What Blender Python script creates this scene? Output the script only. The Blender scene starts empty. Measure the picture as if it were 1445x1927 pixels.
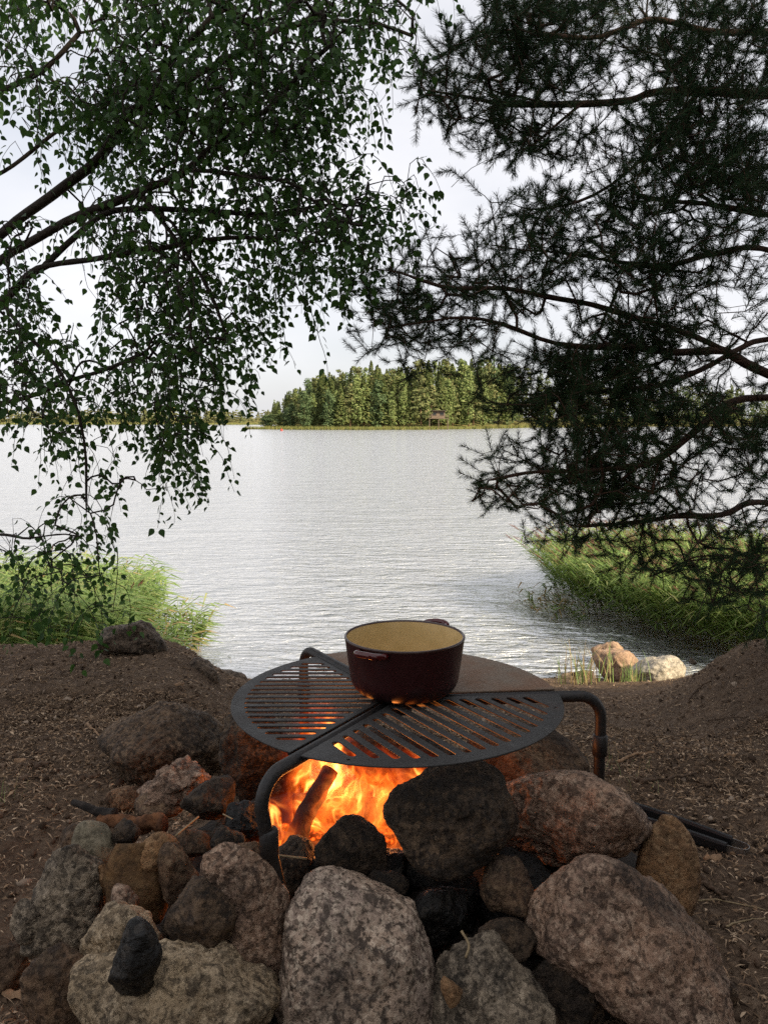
import bpy, bmesh, math, random
import numpy as np
from mathutils import Vector, Matrix

# ------------------------------------------------------------------ scene, camera, sky, sun, exposure
scene = bpy.context.scene
R = math.radians
CAM_Z, PITCH, F_PX, W_PX, H_PX = 1.15, R(6.56), 1500.0, 1445.0, 1927.0
cam_data = bpy.data.cameras.new('camera'); cam = bpy.data.objects.new('camera', cam_data)
scene.collection.objects.link(cam); scene.camera = cam
cam.location = (0, 0, CAM_Z); cam.rotation_euler = (math.pi / 2 - PITCH, 0, 0)
cam_data.sensor_fit = 'VERTICAL'; cam_data.sensor_height = 24.0; cam_data.sensor_width = 18.0
cam_data.lens = 24.0 * F_PX / H_PX
cam_data.clip_start = 0.02; cam_data.clip_end = 9000

SUN_EL, SUN_AZ = R(32), R(128)          # azimuth measured from +Y (view direction) towards +X (right)
world = bpy.data.worlds.new('World'); scene.world = world; world.use_nodes = True
nt = world.node_tree; nt.nodes.clear()
wo = nt.nodes.new('ShaderNodeOutputWorld'); bg = nt.nodes.new('ShaderNodeBackground')
sky = nt.nodes.new('ShaderNodeTexSky'); sky.sky_type = 'NISHITA'; sky.sun_disc = False
sky.sun_elevation = SUN_EL; sky.sun_rotation = SUN_AZ; sky.dust_density = 2.0
tc = nt.nodes.new('ShaderNodeTexCoord'); mp = nt.nodes.new('ShaderNodeMapping')
mp.inputs['Scale'].default_value = (1.0, 1.0, 2.6)
nz = nt.nodes.new('ShaderNodeTexNoise'); nz.inputs['Scale'].default_value = 2.2; nz.inputs['Detail'].default_value = 6
rp = nt.nodes.new('ShaderNodeValToRGB')
rp.color_ramp.elements[0].position = 0.30; rp.color_ramp.elements[0].color = (0.60, 0.60, 0.60, 1)
rp.color_ramp.elements[1].position = 0.66; rp.color_ramp.elements[1].color = (0.97, 0.97, 0.97, 1)
mix = nt.nodes.new('ShaderNodeMix'); mix.data_type = 'RGBA'
mix.inputs['B'].default_value = (8.55, 8.5, 8.8, 1)     # bright, thin, even cloud cover
nt.links.new(tc.outputs['Generated'], mp.inputs['Vector']); nt.links.new(mp.outputs['Vector'], nz.inputs['Vector'])
nt.links.new(nz.outputs['Fac'], rp.inputs['Fac']); nt.links.new(rp.outputs['Color'], mix.inputs['Factor'])
nt.links.new(sky.outputs['Color'], mix.inputs['A']); nt.links.new(mix.outputs['Result'], bg.inputs['Color'])
bg.inputs['Strength'].default_value = 0.065
nt.links.new(bg.outputs['Background'], wo.inputs['Surface'])

sl = bpy.data.lights.new('sun', 'SUN'); sun = bpy.data.objects.new('sun', sl); scene.collection.objects.link(sun)
sl.energy = 5.0; sl.angle = R(6); sl.color = (1.0, 0.86, 0.62)
sd = Vector((math.sin(SUN_AZ) * math.cos(SUN_EL), math.cos(SUN_AZ) * math.cos(SUN_EL), math.sin(SUN_EL)))
sun.rotation_euler = sd.to_track_quat('Z', 'Y').to_euler(); sun.location = sd * 60

vs = scene.view_settings
vs.view_transform = 'Standard'; vs.look = 'None'; vs.gamma = 1.0; vs.use_curve_mapping = False; vs.exposure = 0.92
scene.cycles.use_denoising = False
scene.cycles.max_bounces = 6; scene.cycles.transparent_max_bounces = 8
scene.cycles.sample_clamp_indirect = 3.0; scene.cycles.sample_clamp_direct = 2.5
scene.cycles.caustics_reflective = False; scene.cycles.caustics_refractive = False

# ------------------------------------------------------------------ helpers
COL = scene.collection
rng = np.random.default_rng(11)
random.seed(5)
WATER_Z = -1.75

def ray(u, v):
    xc, yc = (u - W_PX / 2) / F_PX, -(v - H_PX / 2) / F_PX
    return np.array([xc, math.cos(PITCH) + yc * math.sin(PITCH), -math.sin(PITCH) + yc * math.cos(PITCH)])
def at(u, v, Y):                       # the point of a sight line at a measured distance
    d = ray(u, v); return np.array([0, 0, CAM_Z]) + d * (Y / d[1])
def on_z(u, v, z):                     # the point of a sight line on a level surface
    d = ray(u, v); return np.array([0, 0, CAM_Z]) + d * ((z - CAM_Z) / d[2])
def axial(p): return (p[1]) * math.cos(PITCH) - (p[2] - CAM_Z) * math.sin(PITCH)

_perm = np.random.default_rng(3).permutation(256).astype(np.int64)
_grad = np.random.default_rng(4).normal(size=(256, 3)); _grad /= np.linalg.norm(_grad, axis=1)[:, None]
def perlin(p, seed=0):
    p = np.asarray(p, float) + seed * 17.31
    i = np.floor(p).astype(np.int64); f = p - i
    u = f * f * f * (f * (f * 6 - 15) + 10)
    def g(dx, dy, dz):
        h = _perm[(_perm[(_perm[(i[:, 0] + dx) & 255] + i[:, 1] + dy) & 255] + i[:, 2] + dz) & 255]
        return ((_grad[h]) * (f - np.array([dx, dy, dz]))).sum(1)
    L = lambda a, b, t: a + (b - a) * t
    x0 = L(L(g(0,0,0), g(1,0,0), u[:,0]), L(g(0,1,0), g(1,1,0), u[:,0]), u[:,1])
    x1 = L(L(g(0,0,1), g(1,0,1), u[:,0]), L(g(0,1,1), g(1,1,1), u[:,0]), u[:,1])
    return L(x0, x1, u[:,2]) * 1.5
def fbm(p, oct=4, seed=0, gain=0.5):
    s, a, q = 0, 1.0, np.asarray(p, float)
    for k in range(oct):
        s = s + a * perlin(q, seed + k); a *= gain; q = q * 2.03
    return s
def sstep(a, b, x):
    t = np.clip((x - a) / (b - a), 0, 1); return t * t * (3 - 2 * t)

def np_mesh(name, V, F, mats=None, smooth=False, matidx=None):
    me = bpy.data.meshes.new(name)
    V = np.asarray(V, np.float32); F = np.asarray(F, np.int32); n, k = F.shape
    me.vertices.add(len(V)); me.vertices.foreach_set('co', V.ravel())
    me.loops.add(n * k); me.loops.foreach_set('vertex_index', F.ravel())
    me.polygons.add(n); me.polygons.foreach_set('loop_start', np.arange(0, n * k, k, dtype=np.int32))
    me.update(calc_edges=True)
    if smooth: me.polygons.foreach_set('use_smooth', np.ones(n, bool))
    for m in (mats or []): me.materials.append(m)
    if matidx is not None: me.polygons.foreach_set('material_index', np.asarray(matidx, np.int32))
    me.update()
    return me
def link(name, data, parent=None, loc=(0, 0, 0), rot=(0, 0, 0)):
    o = bpy.data.objects.new(name, data); COL.objects.link(o)
    o.location = loc; o.rotation_euler = rot
    if parent is not None: o.parent = parent
    return o
def tag(o, label=None, cat=None, group=None, kind=None):
    if label: o['label'] = label
    if cat: o['category'] = cat
    if group: o['group'] = group
    if kind: o['kind'] = kind
    return o
def bm_mesh(name, bm, mat=None, smooth=False):
    me = bpy.data.meshes.new(name); bm.to_mesh(me); bm.free()
    if smooth: me.polygons.foreach_set('use_smooth', np.ones(len(me.polygons), bool))
    if mat: me.materials.append(mat)
    return me
def box_bm(bm, c, s, rz=0.0, bevel=0.0):
    r = bmesh.ops.create_cube(bm, size=1.0, matrix=Matrix.Translation(c) @ Matrix.Rotation(rz, 4, 'Z') @ Matrix.Diagonal((*s, 1)))
    if bevel:
        es = list({e for v in r['verts'] for e in v.link_edges})
        bmesh.ops.bevel(bm, geom=es, offset=bevel, segments=2, affect='EDGES', profile=0.6)

def tube_arrays(pts, rad, sides=8, cap=True):
    """swept tube along a polyline; returns verts, quads"""
    P = np.asarray(pts, float); n = len(P); rad = np.broadcast_to(np.asarray(rad, float), (n,))
    T = np.gradient(P, axis=0); T /= np.linalg.norm(T, axis=1)[:, None] + 1e-12
    up = np.array([0.13, 0.21, 0.97]) if abs(T[0, 2]) < 0.9 else np.array([1.0, 0.1, 0])
    V = []
    N = np.cross(T[0], up); N /= np.linalg.norm(N)
    for k in range(n):
        N = N - T[k] * np.dot(N, T[k]); N /= np.linalg.norm(N) + 1e-12
        B = np.cross(T[k], N)
        a = np.arange(sides) * 2 * math.pi / sides
        V.append(P[k] + rad[k] * (np.cos(a)[:, None] * N + np.sin(a)[:, None] * B))
    V = np.concatenate(V)
    F = []
    for k in range(n - 1):
        for j in range(sides):
            F.append((k*sides+j, k*sides+(j+1) % sides, (k+1)*sides+(j+1) % sides, (k+1)*sides+j))
    if cap:
        c0, c1 = len(V), len(V) + 1
        V = np.concatenate([V, P[:1], P[-1:]])
        for j in range(sides):
            F.append((c0, (j+1) % sides, j, j)); F.append((c1, (n-1)*sides+j, (n-1)*sides+(j+1) % sides, (n-1)*sides+(j+1) % sides))
    return V, F
def tube_mesh(name, pts, rad, sides=8, mat=None, smooth=True):
    V, F = tube_arrays(pts, rad, sides)
    bm = bmesh.new(); vs_ = [bm.verts.new(v) for v in V]
    for f in F:
        ids = list(dict.fromkeys(f)); 
        try: bm.faces.new([vs_[i] for i in ids])
        except ValueError: pass
    bmesh.ops.recalc_face_normals(bm, faces=bm.faces[:])
    return bm_mesh(name, bm, mat, smooth)
def lathe_mesh(name, prof, seg=48, mat=None, smooth=True, close=False):
    bm = bmesh.new(); rings = []
    for (r, z) in prof:
        if r < 1e-6: rings.append([bm.verts.new((0, 0, z))] * seg)
        else: rings.append([bm.verts.new((r*math.cos(2*math.pi*j/seg), r*math.sin(2*math.pi*j/seg), z)) for j in range(seg)])
    pairs = list(zip(rings[:-1], rings[1:])) + ([(rings[-1], rings[0])] if close else [])
    for a, b in pairs:
        for j in range(seg):
            q = list(dict.fromkeys([a[j], a[(j+1) % seg], b[(j+1) % seg], b[j]]))
            if len(q) > 2: bm.faces.new(q)
    bmesh.ops.recalc_face_normals(bm, faces=bm.faces[:])
    return bm_mesh(name, bm, mat, smooth)
def spline(pts, n):
    """Catmull-Rom through points, n samples"""
    P = np.asarray(pts, float); P = np.vstack([2*P[0]-P[1], P, 2*P[-1]-P[-2]])
    t = np.linspace(0, len(P) - 3 - 1e-9, n); i = t.astype(int); f = (t - i)[:, None]
    a, b, c, d = P[i], P[i+1], P[i+2], P[i+3]
    return 0.5 * (2*b + (c-a)*f + (2*a-5*b+4*c-d)*f**2 + (3*b-a-3*c+d)*f**3)

# ------------------------------------------------------------------ materials
class NT:
    def __init__(s, name, disp=False):
        s.m = bpy.data.materials.new(name); s.m.use_nodes = True; s.t = s.m.node_tree; s.t.nodes.clear()
        s.out = s.t.nodes.new('ShaderNodeOutputMaterial')
    def n(s, typ, ins=None, **props):
        nd = s.t.nodes.new('ShaderNode' + typ)
        for k, v in props.items(): setattr(nd, k, v)
        for k, v in (ins or {}).items():
            if isinstance(v, bpy.types.NodeSocket): s.t.links.new(v, nd.inputs[k])
            else: nd.inputs[k].default_value = v
        return nd
    def ramp(s, fac, stops, interp='LINEAR'):
        r = s.t.nodes.new('ShaderNodeValToRGB'); cr = r.color_ramp; cr.interpolation = interp
        while len(cr.elements) < len(stops): cr.elements.new(0.5)
        for e, (p, c) in zip(cr.elements, stops):
            e.position = p; e.color = (*c, 1) if not isinstance(c, (int, float)) else (c, c, c, 1)
        s.t.links.new(fac, r.inputs['Fac']); return r.outputs['Color']
    def mix(s, fac, a, b, blend='MIX'):
        m = s.t.nodes.new('ShaderNodeMix'); m.data_type = 'RGBA'; m.blend_type = blend
        for k, v in (('Factor', fac), ('A', a), ('B', b)):
            if isinstance(v, bpy.types.NodeSocket): s.t.links.new(v, m.inputs[k])
            elif k == 'Factor': m.inputs[k].default_value = v
            else: m.inputs[k].default_value = (*v, 1)
        return m.outputs['Result']
    def math(s, op, a, b=0.0, clamp=False):
        m = s.t.nodes.new('ShaderNodeMath'); m.operation = op; m.use_clamp = clamp
        for k, v in ((0, a), (1, b)):
            if isinstance(v, bpy.types.NodeSocket): s.t.links.new(v, m.inputs[k])
            else: m.inputs[k].default_value = v
        return m.outputs[0]
    def noise(s, vec, scale, detail=4, rough=0.55, dist=0.0):
        return s.n('TexNoise', {'Vector': vec, 'Scale': scale, 'Detail': detail, 'Roughness': rough, 'Distortion': dist}).outputs['Fac']
    def obj_vec(s, rand=True):
        c = s.n('TexCoord').outputs['Object']
        if not rand: return c
        r = s.n('ObjectInfo').outputs['Random']
        k = s.math('MULTIPLY', r, 37.0)
        cmb = s.n('CombineXYZ', {'X': k, 'Y': k, 'Z': k}).outputs[0]
        return s.n('VectorMath', {0: c, 1: cmb}, operation='ADD').outputs[0]
    def bump(s, h, strength=0.5, dist=0.01, normal=None):
        ins = {'Height': h, 'Strength': strength, 'Distance': dist}
        if normal is not None: ins['Normal'] = normal
        return s.n('Bump', ins).outputs['Normal']
    def bsdf(s, color, rough=0.7, spec=0.4, normal=None, metal=0.0, **ex):
        ins = {'Roughness': rough, 'Specular IOR Level': spec, 'Metallic': metal}
        ins['Base Color'] = color if isinstance(color, bpy.types.NodeSocket) else (*color, 1)
        if normal is not None: ins['Normal'] = normal
        ins.update(ex)
        b = s.n('BsdfPrincipled', ins); return b.outputs[0]
    def done(s, shader, volume=False):
        s.t.links.new(shader, s.out.inputs['Volume' if volume else 'Surface']); return s.m

def rock_material(name,  base, second, light, speck=150, soot=0.3, soot_col=(0.012, 0.011, 0.010), bump=0.6, light_amt=0.5, contrast=1.0):
    M = NT(name); v = M.obj_vec()
    light = (light[0] * 0.95, light[1] * 0.86, light[2] * 0.76); base = (base[0] * 1.04, base[1] * 0.98, base[2] * 0.88)
    big = M.noise(v, 7, 6, 0.6)
    col = M.mix(M.ramp(big, [(0.36, 0.0), (0.62, 1.0)]), base, second)
    sp = M.noise(v, speck, 3, 0.65)
    dk = M.ramp(sp, [(0.40, 1.0), (0.48, 0.0)])
    col = M.mix(M.math('MULTIPLY', dk, 0.78 * contrast), col, tuple(c * 0.16 for c in base))
    sp2 = M.noise(v, speck * 0.62, 4, 0.7)
    lt = M.ramp(sp2, [(0.52, 0.0), (0.60, 1.0)])
    patch = M.ramp(M.noise(v, 11, 4), [(0.35, 0.0), (0.6, 1.0)])
    col = M.mix(M.math('MULTIPLY', M.math('MULTIPLY', lt, patch), light_amt), col, light)
    vor = M.n('TexVoronoi', {'Vector': v, 'Scale': speck * 1.5, 'Randomness': 1.0}).outputs['Color']
    vg = M.n('SeparateColor', {0: vor}).outputs[0]
    col = M.mix(M.math('MULTIPLY', M.math('MULTIPLY', M.ramp(vg, [(0.70, 0.0), (0.78, 1.0)]), M.ramp(M.noise(v, 8, 5, 0.6), [(0.38, 0.15), (0.62, 1.0)])), 0.52 * min(1.0, contrast)), col, light)
    col = M.mix(M.math('MULTIPLY', M.math('MULTIPLY', M.ramp(vg, [(0.16, 1.0), (0.24, 0.0)]), M.ramp(M.noise(v, 6, 5, 0.6), [(0.35, 1.0), (0.62, 0.2)])), 0.78 * min(1.0, contrast)), col, tuple(c * 0.12 for c in base))
    mot = M.ramp(M.noise(v, 36, 7, 0.72, 0.5), [(0.41, 1.0), (0.49, 0.0)])
    col = M.mix(M.math('MULTIPLY', mot, 0.72 * contrast), col, tuple(c * 0.22 for c in second))
    st = M.ramp(M.noise(v, 4.2, 7, 0.66, 0.6), [(0.62 - 0.36 * soot, 0.0), (0.80 - 0.30 * soot, 1.0)])  # random soot, its amount also raised to deepen the stones' darker sides
    col = M.mix(M.math('MULTIPLY', st, min(1.0, 0.55 + soot * 0.5)), col, soot_col)
    h = M.math('ADD', M.math('MULTIPLY', M.noise(v, 30, 8, 0.72), 1.3), M.math('MULTIPLY', sp, 0.35))
    rough = M.ramp(sp2, [(0.3, 0.62), (0.7, 0.86)])
    b = M.bsdf(col, 0.42 if 'black' in name else rough, 0.3 if 'black' in name else 0.25, M.bump(h, min(1.0, bump * 1.5), 0.016)); 
    return M.done(b)
RM = {
 'pink':  rock_material('pink_granite', (0.400, 0.262, 0.190), (0.235, 0.150, 0.105), (0.72, 0.58, 0.47), 95, 0.36),
 'tan':   rock_material('tan_granite', (0.450, 0.350, 0.235), (0.270, 0.200, 0.130), (0.76, 0.66, 0.50), 95, 0.18),
 'grey':  rock_material('grey_granite', (0.290, 0.238, 0.180), (0.155, 0.124, 0.092), (0.60, 0.53, 0.43), 90, 0.42),
 'pale':  rock_material('pale_speckled_granite', (0.450, 0.345, 0.275), (0.290, 0.215, 0.168), (0.80, 0.72, 0.62), 95, 0.24, contrast=1.25, bump=0.3),
 'ochre': rock_material('ochre_stone', (0.205, 0.115, 0.050), (0.115, 0.066, 0.034), (0.34, 0.25, 0.14), 70, 0.42, light_amt=0.2, contrast=0.5, bump=0.4),
 'brown': rock_material('brown_stone', (0.215, 0.132, 0.080), (0.120, 0.076, 0.048), (0.40, 0.30, 0.20), 80, 0.46, light_amt=0.35, contrast=0.8),
 'orange': rock_material('orange_stone', (0.360, 0.200, 0.095), (0.230, 0.130, 0.066), (0.50, 0.37, 0.23), 80, 0.20, light_amt=0.3, contrast=0.7),
 'dark':  rock_material('sooty_stone', (0.090, 0.064, 0.044), (0.050, 0.036, 0.026), (0.25, 0.18, 0.12), 75, 0.50, light_amt=0.4),
 'umber': rock_material('umber_boulder', (0.165, 0.108, 0.068), (0.090, 0.060, 0.040), (0.34, 0.25, 0.17), 75, 0.42, light_amt=0.4),
 'black': rock_material('burnt_black_stone', (0.012, 0.011, 0.010), (0.007, 0.007, 0.006), (0.10, 0.09, 0.08), 60, 0.6, light_amt=0.15, bump=0.4),  # burnt stone; also puts the dark of the gaps into filler stones
 'olive': rock_material('greenish_grey_stone', (0.245, 0.215, 0.150), (0.155, 0.135, 0.095), (0.40, 0.37, 0.29), 90, 0.14, light_amt=0.3, contrast=0.55, bump=0.3),
 'shore_pink': rock_material('shore_pink_boulder', (0.40, 0.27, 0.20), (0.29, 0.19, 0.13), (0.50, 0.42, 0.35), 40, 0.05, light_amt=0.4, contrast=0.4),
 'shore_white': rock_material('shore_white_boulder', (0.46, 0.43, 0.39), (0.32, 0.28, 0.22), (0.6, 0.58, 0.54), 40, 0.12, light_amt=0.5, contrast=0.5),
 'shore_dark': rock_material('shore_dark_rock', (0.170, 0.130, 0.100), (0.095, 0.074, 0.056), (0.34, 0.29, 0.24), 40, 0.22, light_amt=0.4),
}

def soil_material():
    M = NT('needle_litter_soil'); v = M.n('TexCoord').outputs['Object']
    big = M.noise(v, 1.3, 5, 0.6); mid = M.noise(v, 16, 6, 0.65); fine = M.noise(v, 95, 4, 0.7)
    st = M.n('Mapping', {'Vector': v, 'Scale': (45.0, 150.0, 60.0), 'Rotation': (0, 0, 0.5)}).outputs[0]
    streak = M.noise(st, 1.0, 3, 0.6, 1.5)
    col = M.ramp(mid, [(0.30, (0.022, 0.014, 0.009)), (0.50, (0.095, 0.062, 0.040)), (0.72, (0.190, 0.130, 0.085))])
    col = M.mix(M.ramp(fine, [(0.42, 0.0), (0.68, 0.8)]), col, (0.230, 0.160, 0.105))
    col = M.mix(M.ramp(streak, [(0.58, 0.0), (0.70, 0.75)]), col, (0.26, 0.19, 0.13))
    col = M.mix(M.ramp(fine, [(0.24, 0.85), (0.42, 0.0)]), col, (0.008, 0.006, 0.005))
    col = M.mix(M.ramp(big, [(0.40, 0.0), (0.62, 0.55)]), col, (0.070, 0.046, 0.031))
    h = M.math('ADD', M.math('MULTIPLY', mid, 0.8), M.math('ADD', M.math('MULTIPLY', fine, 0.5), M.math('MULTIPLY', streak, 0.25)))
    return M.done(M.bsdf(col, 0.92, 0.15, M.bump(h, 0.8, 0.02)))
SOIL = soil_material()

def simple(name, color, rough=0.6, spec=0.4, var=0.25, scale=20, bump=0.0, metal=0.0, color2=None):
    M = NT(name); v = M.obj_vec()
    n1 = M.noise(v, scale, 5, 0.6)
    c2 = color2 or tuple(c * (1 - var) for c in color)
    col = M.mix(M.ramp(n1, [(0.35, 0.0), (0.65, 1.0)]), color, c2)
    return M.done(M.bsdf(col, rough, spec, M.bump(n1, bump, 0.01) if bump else None, metal))
def leaf_material(name, c1, c2, trans=0.3, rough=0.5, spec=0.35, c3=None):
    M = NT(name); r = M.n('NewGeometry').outputs['Random Per Island']
    stops = [(0.0, c1), (0.75, c2)] + ([(1.0, c3)] if c3 else [])
    col = M.ramp(r, stops)
    b = M.bsdf(col, rough, spec)
    t = M.n('BsdfTranslucent', {'Color': col}).outputs[0]
    mx = M.n('MixShader', {'Fac': trans}); M.t.links.new(b, mx.inputs[1]); M.t.links.new(t, mx.inputs[2])
    return M.done(mx.outputs[0])
BIRCH_LEAF = leaf_material('birch_leaf_green', (0.024, 0.062, 0.016), (0.058, 0.122, 0.026), 0.38, 0.5, 0.18)
PINE_NEEDLE = leaf_material('pine_needle_green', (0.014, 0.036, 0.016), (0.032, 0.066, 0.026), 0.12, 0.6, 0.08, c3=(0.06, 0.05, 0.025))
BIRCH_BARK = simple('dark_birch_bark', (0.045, 0.036, 0.028), 0.85, 0.2, 0.5, 40, 0.6)
PINE_BARK = simple('pine_bark', (0.095, 0.052, 0.034), 0.9, 0.15, 0.6, 60, 0.8, color2=(0.035, 0.026, 0.022))
REED_LEAF = leaf_material('reed_leaf_green', (0.175, 0.285, 0.075), (0.310, 0.415, 0.140), 0.48, 0.55, c3=(0.42, 0.42, 0.19))
REED_DRY = leaf_material('dry_reed_straw', (0.28, 0.20, 0.09), (0.36, 0.26, 0.12), 0.2, 0.7)
REED_PLUME = leaf_material('reed_plume_brown', (0.085, 0.035, 0.026), (0.14, 0.06, 0.045), 0.1, 0.9)
CHIP = leaf_material('bark_and_needle_litter', (0.018, 0.012, 0.009), (0.280, 0.180, 0.106), 0.0, 0.85, 0.15, c3=(0.58, 0.43, 0.29))
STRAW = simple('pale_dry_straw', (0.30, 0.22, 0.12), 0.7, 0.3, 0.4, 30)
WOODCHIP = simple('pale_wood_chip', (0.34, 0.21, 0.12), 0.8, 0.2, 0.45, 40, 0.4)
TWIG = simple('grey_brown_twig', (0.12, 0.078, 0.050), 0.85, 0.2, 0.5, 60, 0.5)
# ------------------------------------------------------------------ the setting: ground, lake
PIT = np.array([0.03, 1.83])
def ground_z(x, y, fine=True):
    x = np.asarray(x, float); y = np.asarray(y, float)
    xs_ = x * 4.6 / np.clip(y, 4.6, 30)
    s = sstep(0.45, 1.40, -xs_) + sstep(1.38, 2.28, xs_)
    ye = 2.75 + 1.85 * s
    zf = -0.032 * np.clip(y - 2.0, 0, 3)
    slope = (1.75 - 0.05) / (8.9 - ye)
    d = y - ye
    z = zf - slope * (np.sqrt(d * d + 0.12) + d - 0.0) / 2
    z = np.maximum(z, -5.0)
    p = np.stack([x, y, 0 * x], -1).reshape(-1, 3)
    near = sstep(40, 10, np.hypot(x, y))
    if fine:
        z = z + near * (0.050 * fbm(p * 0.9, 3, 5) + 0.020 * fbm(p * 4.0, 4, 9)).reshape(x.shape)
    rp_ = np.hypot(x - PIT[0], y - PIT[1])
    z = z + 0.10 * np.exp(-(rp_ / 0.62) ** 4)
    return z
def gz1(x, y): return float(ground_z(np.array([x]), np.array([y]))[0])

def stretch(lo, hi, step, far, ratio=1.22):
    c = list(np.arange(lo, hi + 1e-6, step)); a, b, s = [lo], [hi], step
    while b[-1] < far:
        s *= ratio; b.append(b[-1] + s); a.append(a[-1] - s)
    return np.array(a[:0:-1] + c + b[1:])
gx = stretch(-2.9, 2.9, 0.0145, 4000); gy = stretch(0.95, 7.4, 0.0150, 4000)
GX, GY = np.meshgrid(gx, gy); GZ = ground_z(GX, GY)
P3 = np.stack([GX, GY, GZ], -1).reshape(-1, 3)
nearm = ((np.abs(P3[:, 0]) < 3.2) & (P3[:, 1] > 0.6) & (P3[:, 1] < 8.2))
q = P3[nearm] * np.array([26, 34, 26]); P3[nearm, 2] += 0.010 * fbm(q, 3, 21) + 0.009 * np.abs(perlin(q * 2.7, 31))
nx, ny = len(gx), len(gy)
ii = (np.arange(ny - 1)[:, None] * nx + np.arange(nx - 1)[None, :]).ravel()
ground = link('ground', np_mesh('ground', P3, np.stack([ii, ii+1, ii+nx+1, ii+nx], 1), [SOIL], True))
tag(ground, 'bare brown earth with needle litter sloping to the lake', kind='structure')

def water_material():
    M = NT('rippled_lake_water'); v = M.n('TexCoord').outputs['Object']
    def wav(sx, sy, rot, d=3, dist=0.6):
        mpn = M.n('Mapping', {'Vector': v, 'Scale': (sx, sy, 1.0), 'Rotation': (0, 0, rot)})
        return M.noise(mpn.outputs[0], 1.0, d, 0.55, dist)
    h = M.math('ADD', M.math('MULTIPLY', wav(1.5, 4.2, 0.12), 0.085), M.math('MULTIPLY', wav(4.2, 11.0, -0.15), 0.040))
    h = M.math('ADD', h, M.math('MULTIPLY', wav(0.35, 0.9, 0.3), 0.12))
    h = M.math('ADD', h, M.math('MULTIPLY', wav(12, 26, 0.1), 0.009))
    b = M.bsdf((0.70, 0.715, 0.74), 0.16, 0.5, M.bump(h, 1.0, 2.8), 0.74, IOR=1.9)
    return M.done(b)
bm = bmesh.new()
wv = [bm.verts.new(c) for c in ((-5000, 4.5, WATER_Z), (5000, 4.5, WATER_Z), (5000, 7000, WATER_Z), (-5000, 7000, WATER_Z))]
bm.faces.new(wv)
lake = link('lake_water', bm_mesh('lake_water', bm, water_material()))
tag(lake, 'pale grey rippled lake reaching to the far shore', kind='structure')

# ------------------------------------------------------------------ far trees
def quads_from(C, N, size, rng_, aspect=1.0):
    """random leaf-clump quads at centres C with normals near N"""
    n = len(C); N = N / (np.linalg.norm(N, axis=1)[:, None] + 1e-9)
    t = rng_.normal(size=(n, 3)); t -= N * (t * N).sum(1)[:, None]; t /= np.linalg.norm(t, axis=1)[:, None] + 1e-9
    b = np.cross(N, t); s = np.asarray(size).reshape(-1, 1) * np.ones((n, 1))
    j = rng_.uniform(0.6, 1.25, (4, n, 1))
    V = np.stack([C - t*s*j[0], C - b*s*aspect*j[1], C + t*s*j[2], C + b*s*aspect*j[3]], 1).reshape(-1, 3)
    return V, np.arange(n * 4).reshape(n, 4)
def spruce_crown(h, w, seed, n=900):
    g = np.random.default_rng(seed); t = g.uniform(0.06, 1.0, n) ** 0.8
    lay = 1 - 0.30 * ((t * 13 + 0.3 * g.normal(size=n)) % 1.0)
    rad = w * (1 - t) ** 0.85 * lay * g.uniform(0.45, 1.05, n) + 0.12
    a = g.uniform(0, 2*math.pi, n); a = np.round(a * 1.6 + t * 9) / 1.6 - t * 9 + g.normal(0, .25, n)
    C = np.stack([rad*np.cos(a), rad*np.sin(a), t*h - rad*0.22], 1)
    N = np.stack([np.cos(a)*0.7, np.sin(a)*0.7, 0.8 + 0*a], 1) + g.normal(0, .45, (n, 3))
    return quads_from(C, N, g.uniform(0.28, 0.62, n) * (1.15 - 0.6 * t), g)
def clump_crown(h, w, seed, lo, nl, per, flat=0.7, size=(0.22, 0.5), taper=0.0):
    g = np.random.default_rng(seed); Vs = []; 
    for k in range(nl):
        t = lo + (1 - lo) * (k + g.uniform(0, 1)) / nl
        env = math.sin(math.pi * min(1, max(0.0, (t - lo) / (1 - lo) * 0.86 + 0.12))) ** 0.7 * (1 - taper * t)
        r = w * env * g.uniform(0.15, 0.8); a = g.uniform(0, 2*math.pi)
        c = np.array([r*math.cos(a), r*math.sin(a), t*h]); s = w * g.uniform(0.30, 0.52) * (0.55 + 0.45*env)
        d = g.normal(size=(per, 3)); d /= np.linalg.norm(d, axis=1)[:, None]
        rr = g.uniform(0.55, 1.05, (per, 1)) * np.array([s, s, s*flat])
        Vs.append(quads_from(c + d*rr, d + g.normal(0, .5, (per, 3)) + np.array([0, 0, .35]), g.uniform(*size, per), g)[0])
    V = np.concatenate(Vs); return V, np.arange(len(V)).reshape(-1, 4)
def mk_far_leaf(name, c1, c2, c3):
    f = lambda c: tuple(min(0.30, q_*1.5) for q_ in c); return leaf_material(name, f(c1), f(c2), 0.28, 0.75, 0.15, f(c3))
FL = {'spruce': mk_far_leaf('far_spruce_green', (0.050, 0.072, 0.026), (0.090, 0.108, 0.036), (0.12, 0.12, 0.045)),
      'pine': mk_far_leaf('far_pine_green', (0.095, 0.118, 0.048), (0.140, 0.152, 0.064), (0.19, 0.155, 0.075)),
      'birch': mk_far_leaf('far_birch_green', (0.108, 0.146, 0.052), (0.150, 0.185, 0.068), (0.19, 0.20, 0.085)),
      'alder': mk_far_leaf('far_alder_green', (0.056, 0.090, 0.042), (0.085, 0.118, 0.052), (0.11, 0.135, 0.06))}
FAR_BARK = simple('far_tree_bark', (0.16, 0.10, 0.065), 0.9, 0.1, 0.4, 3)
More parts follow.
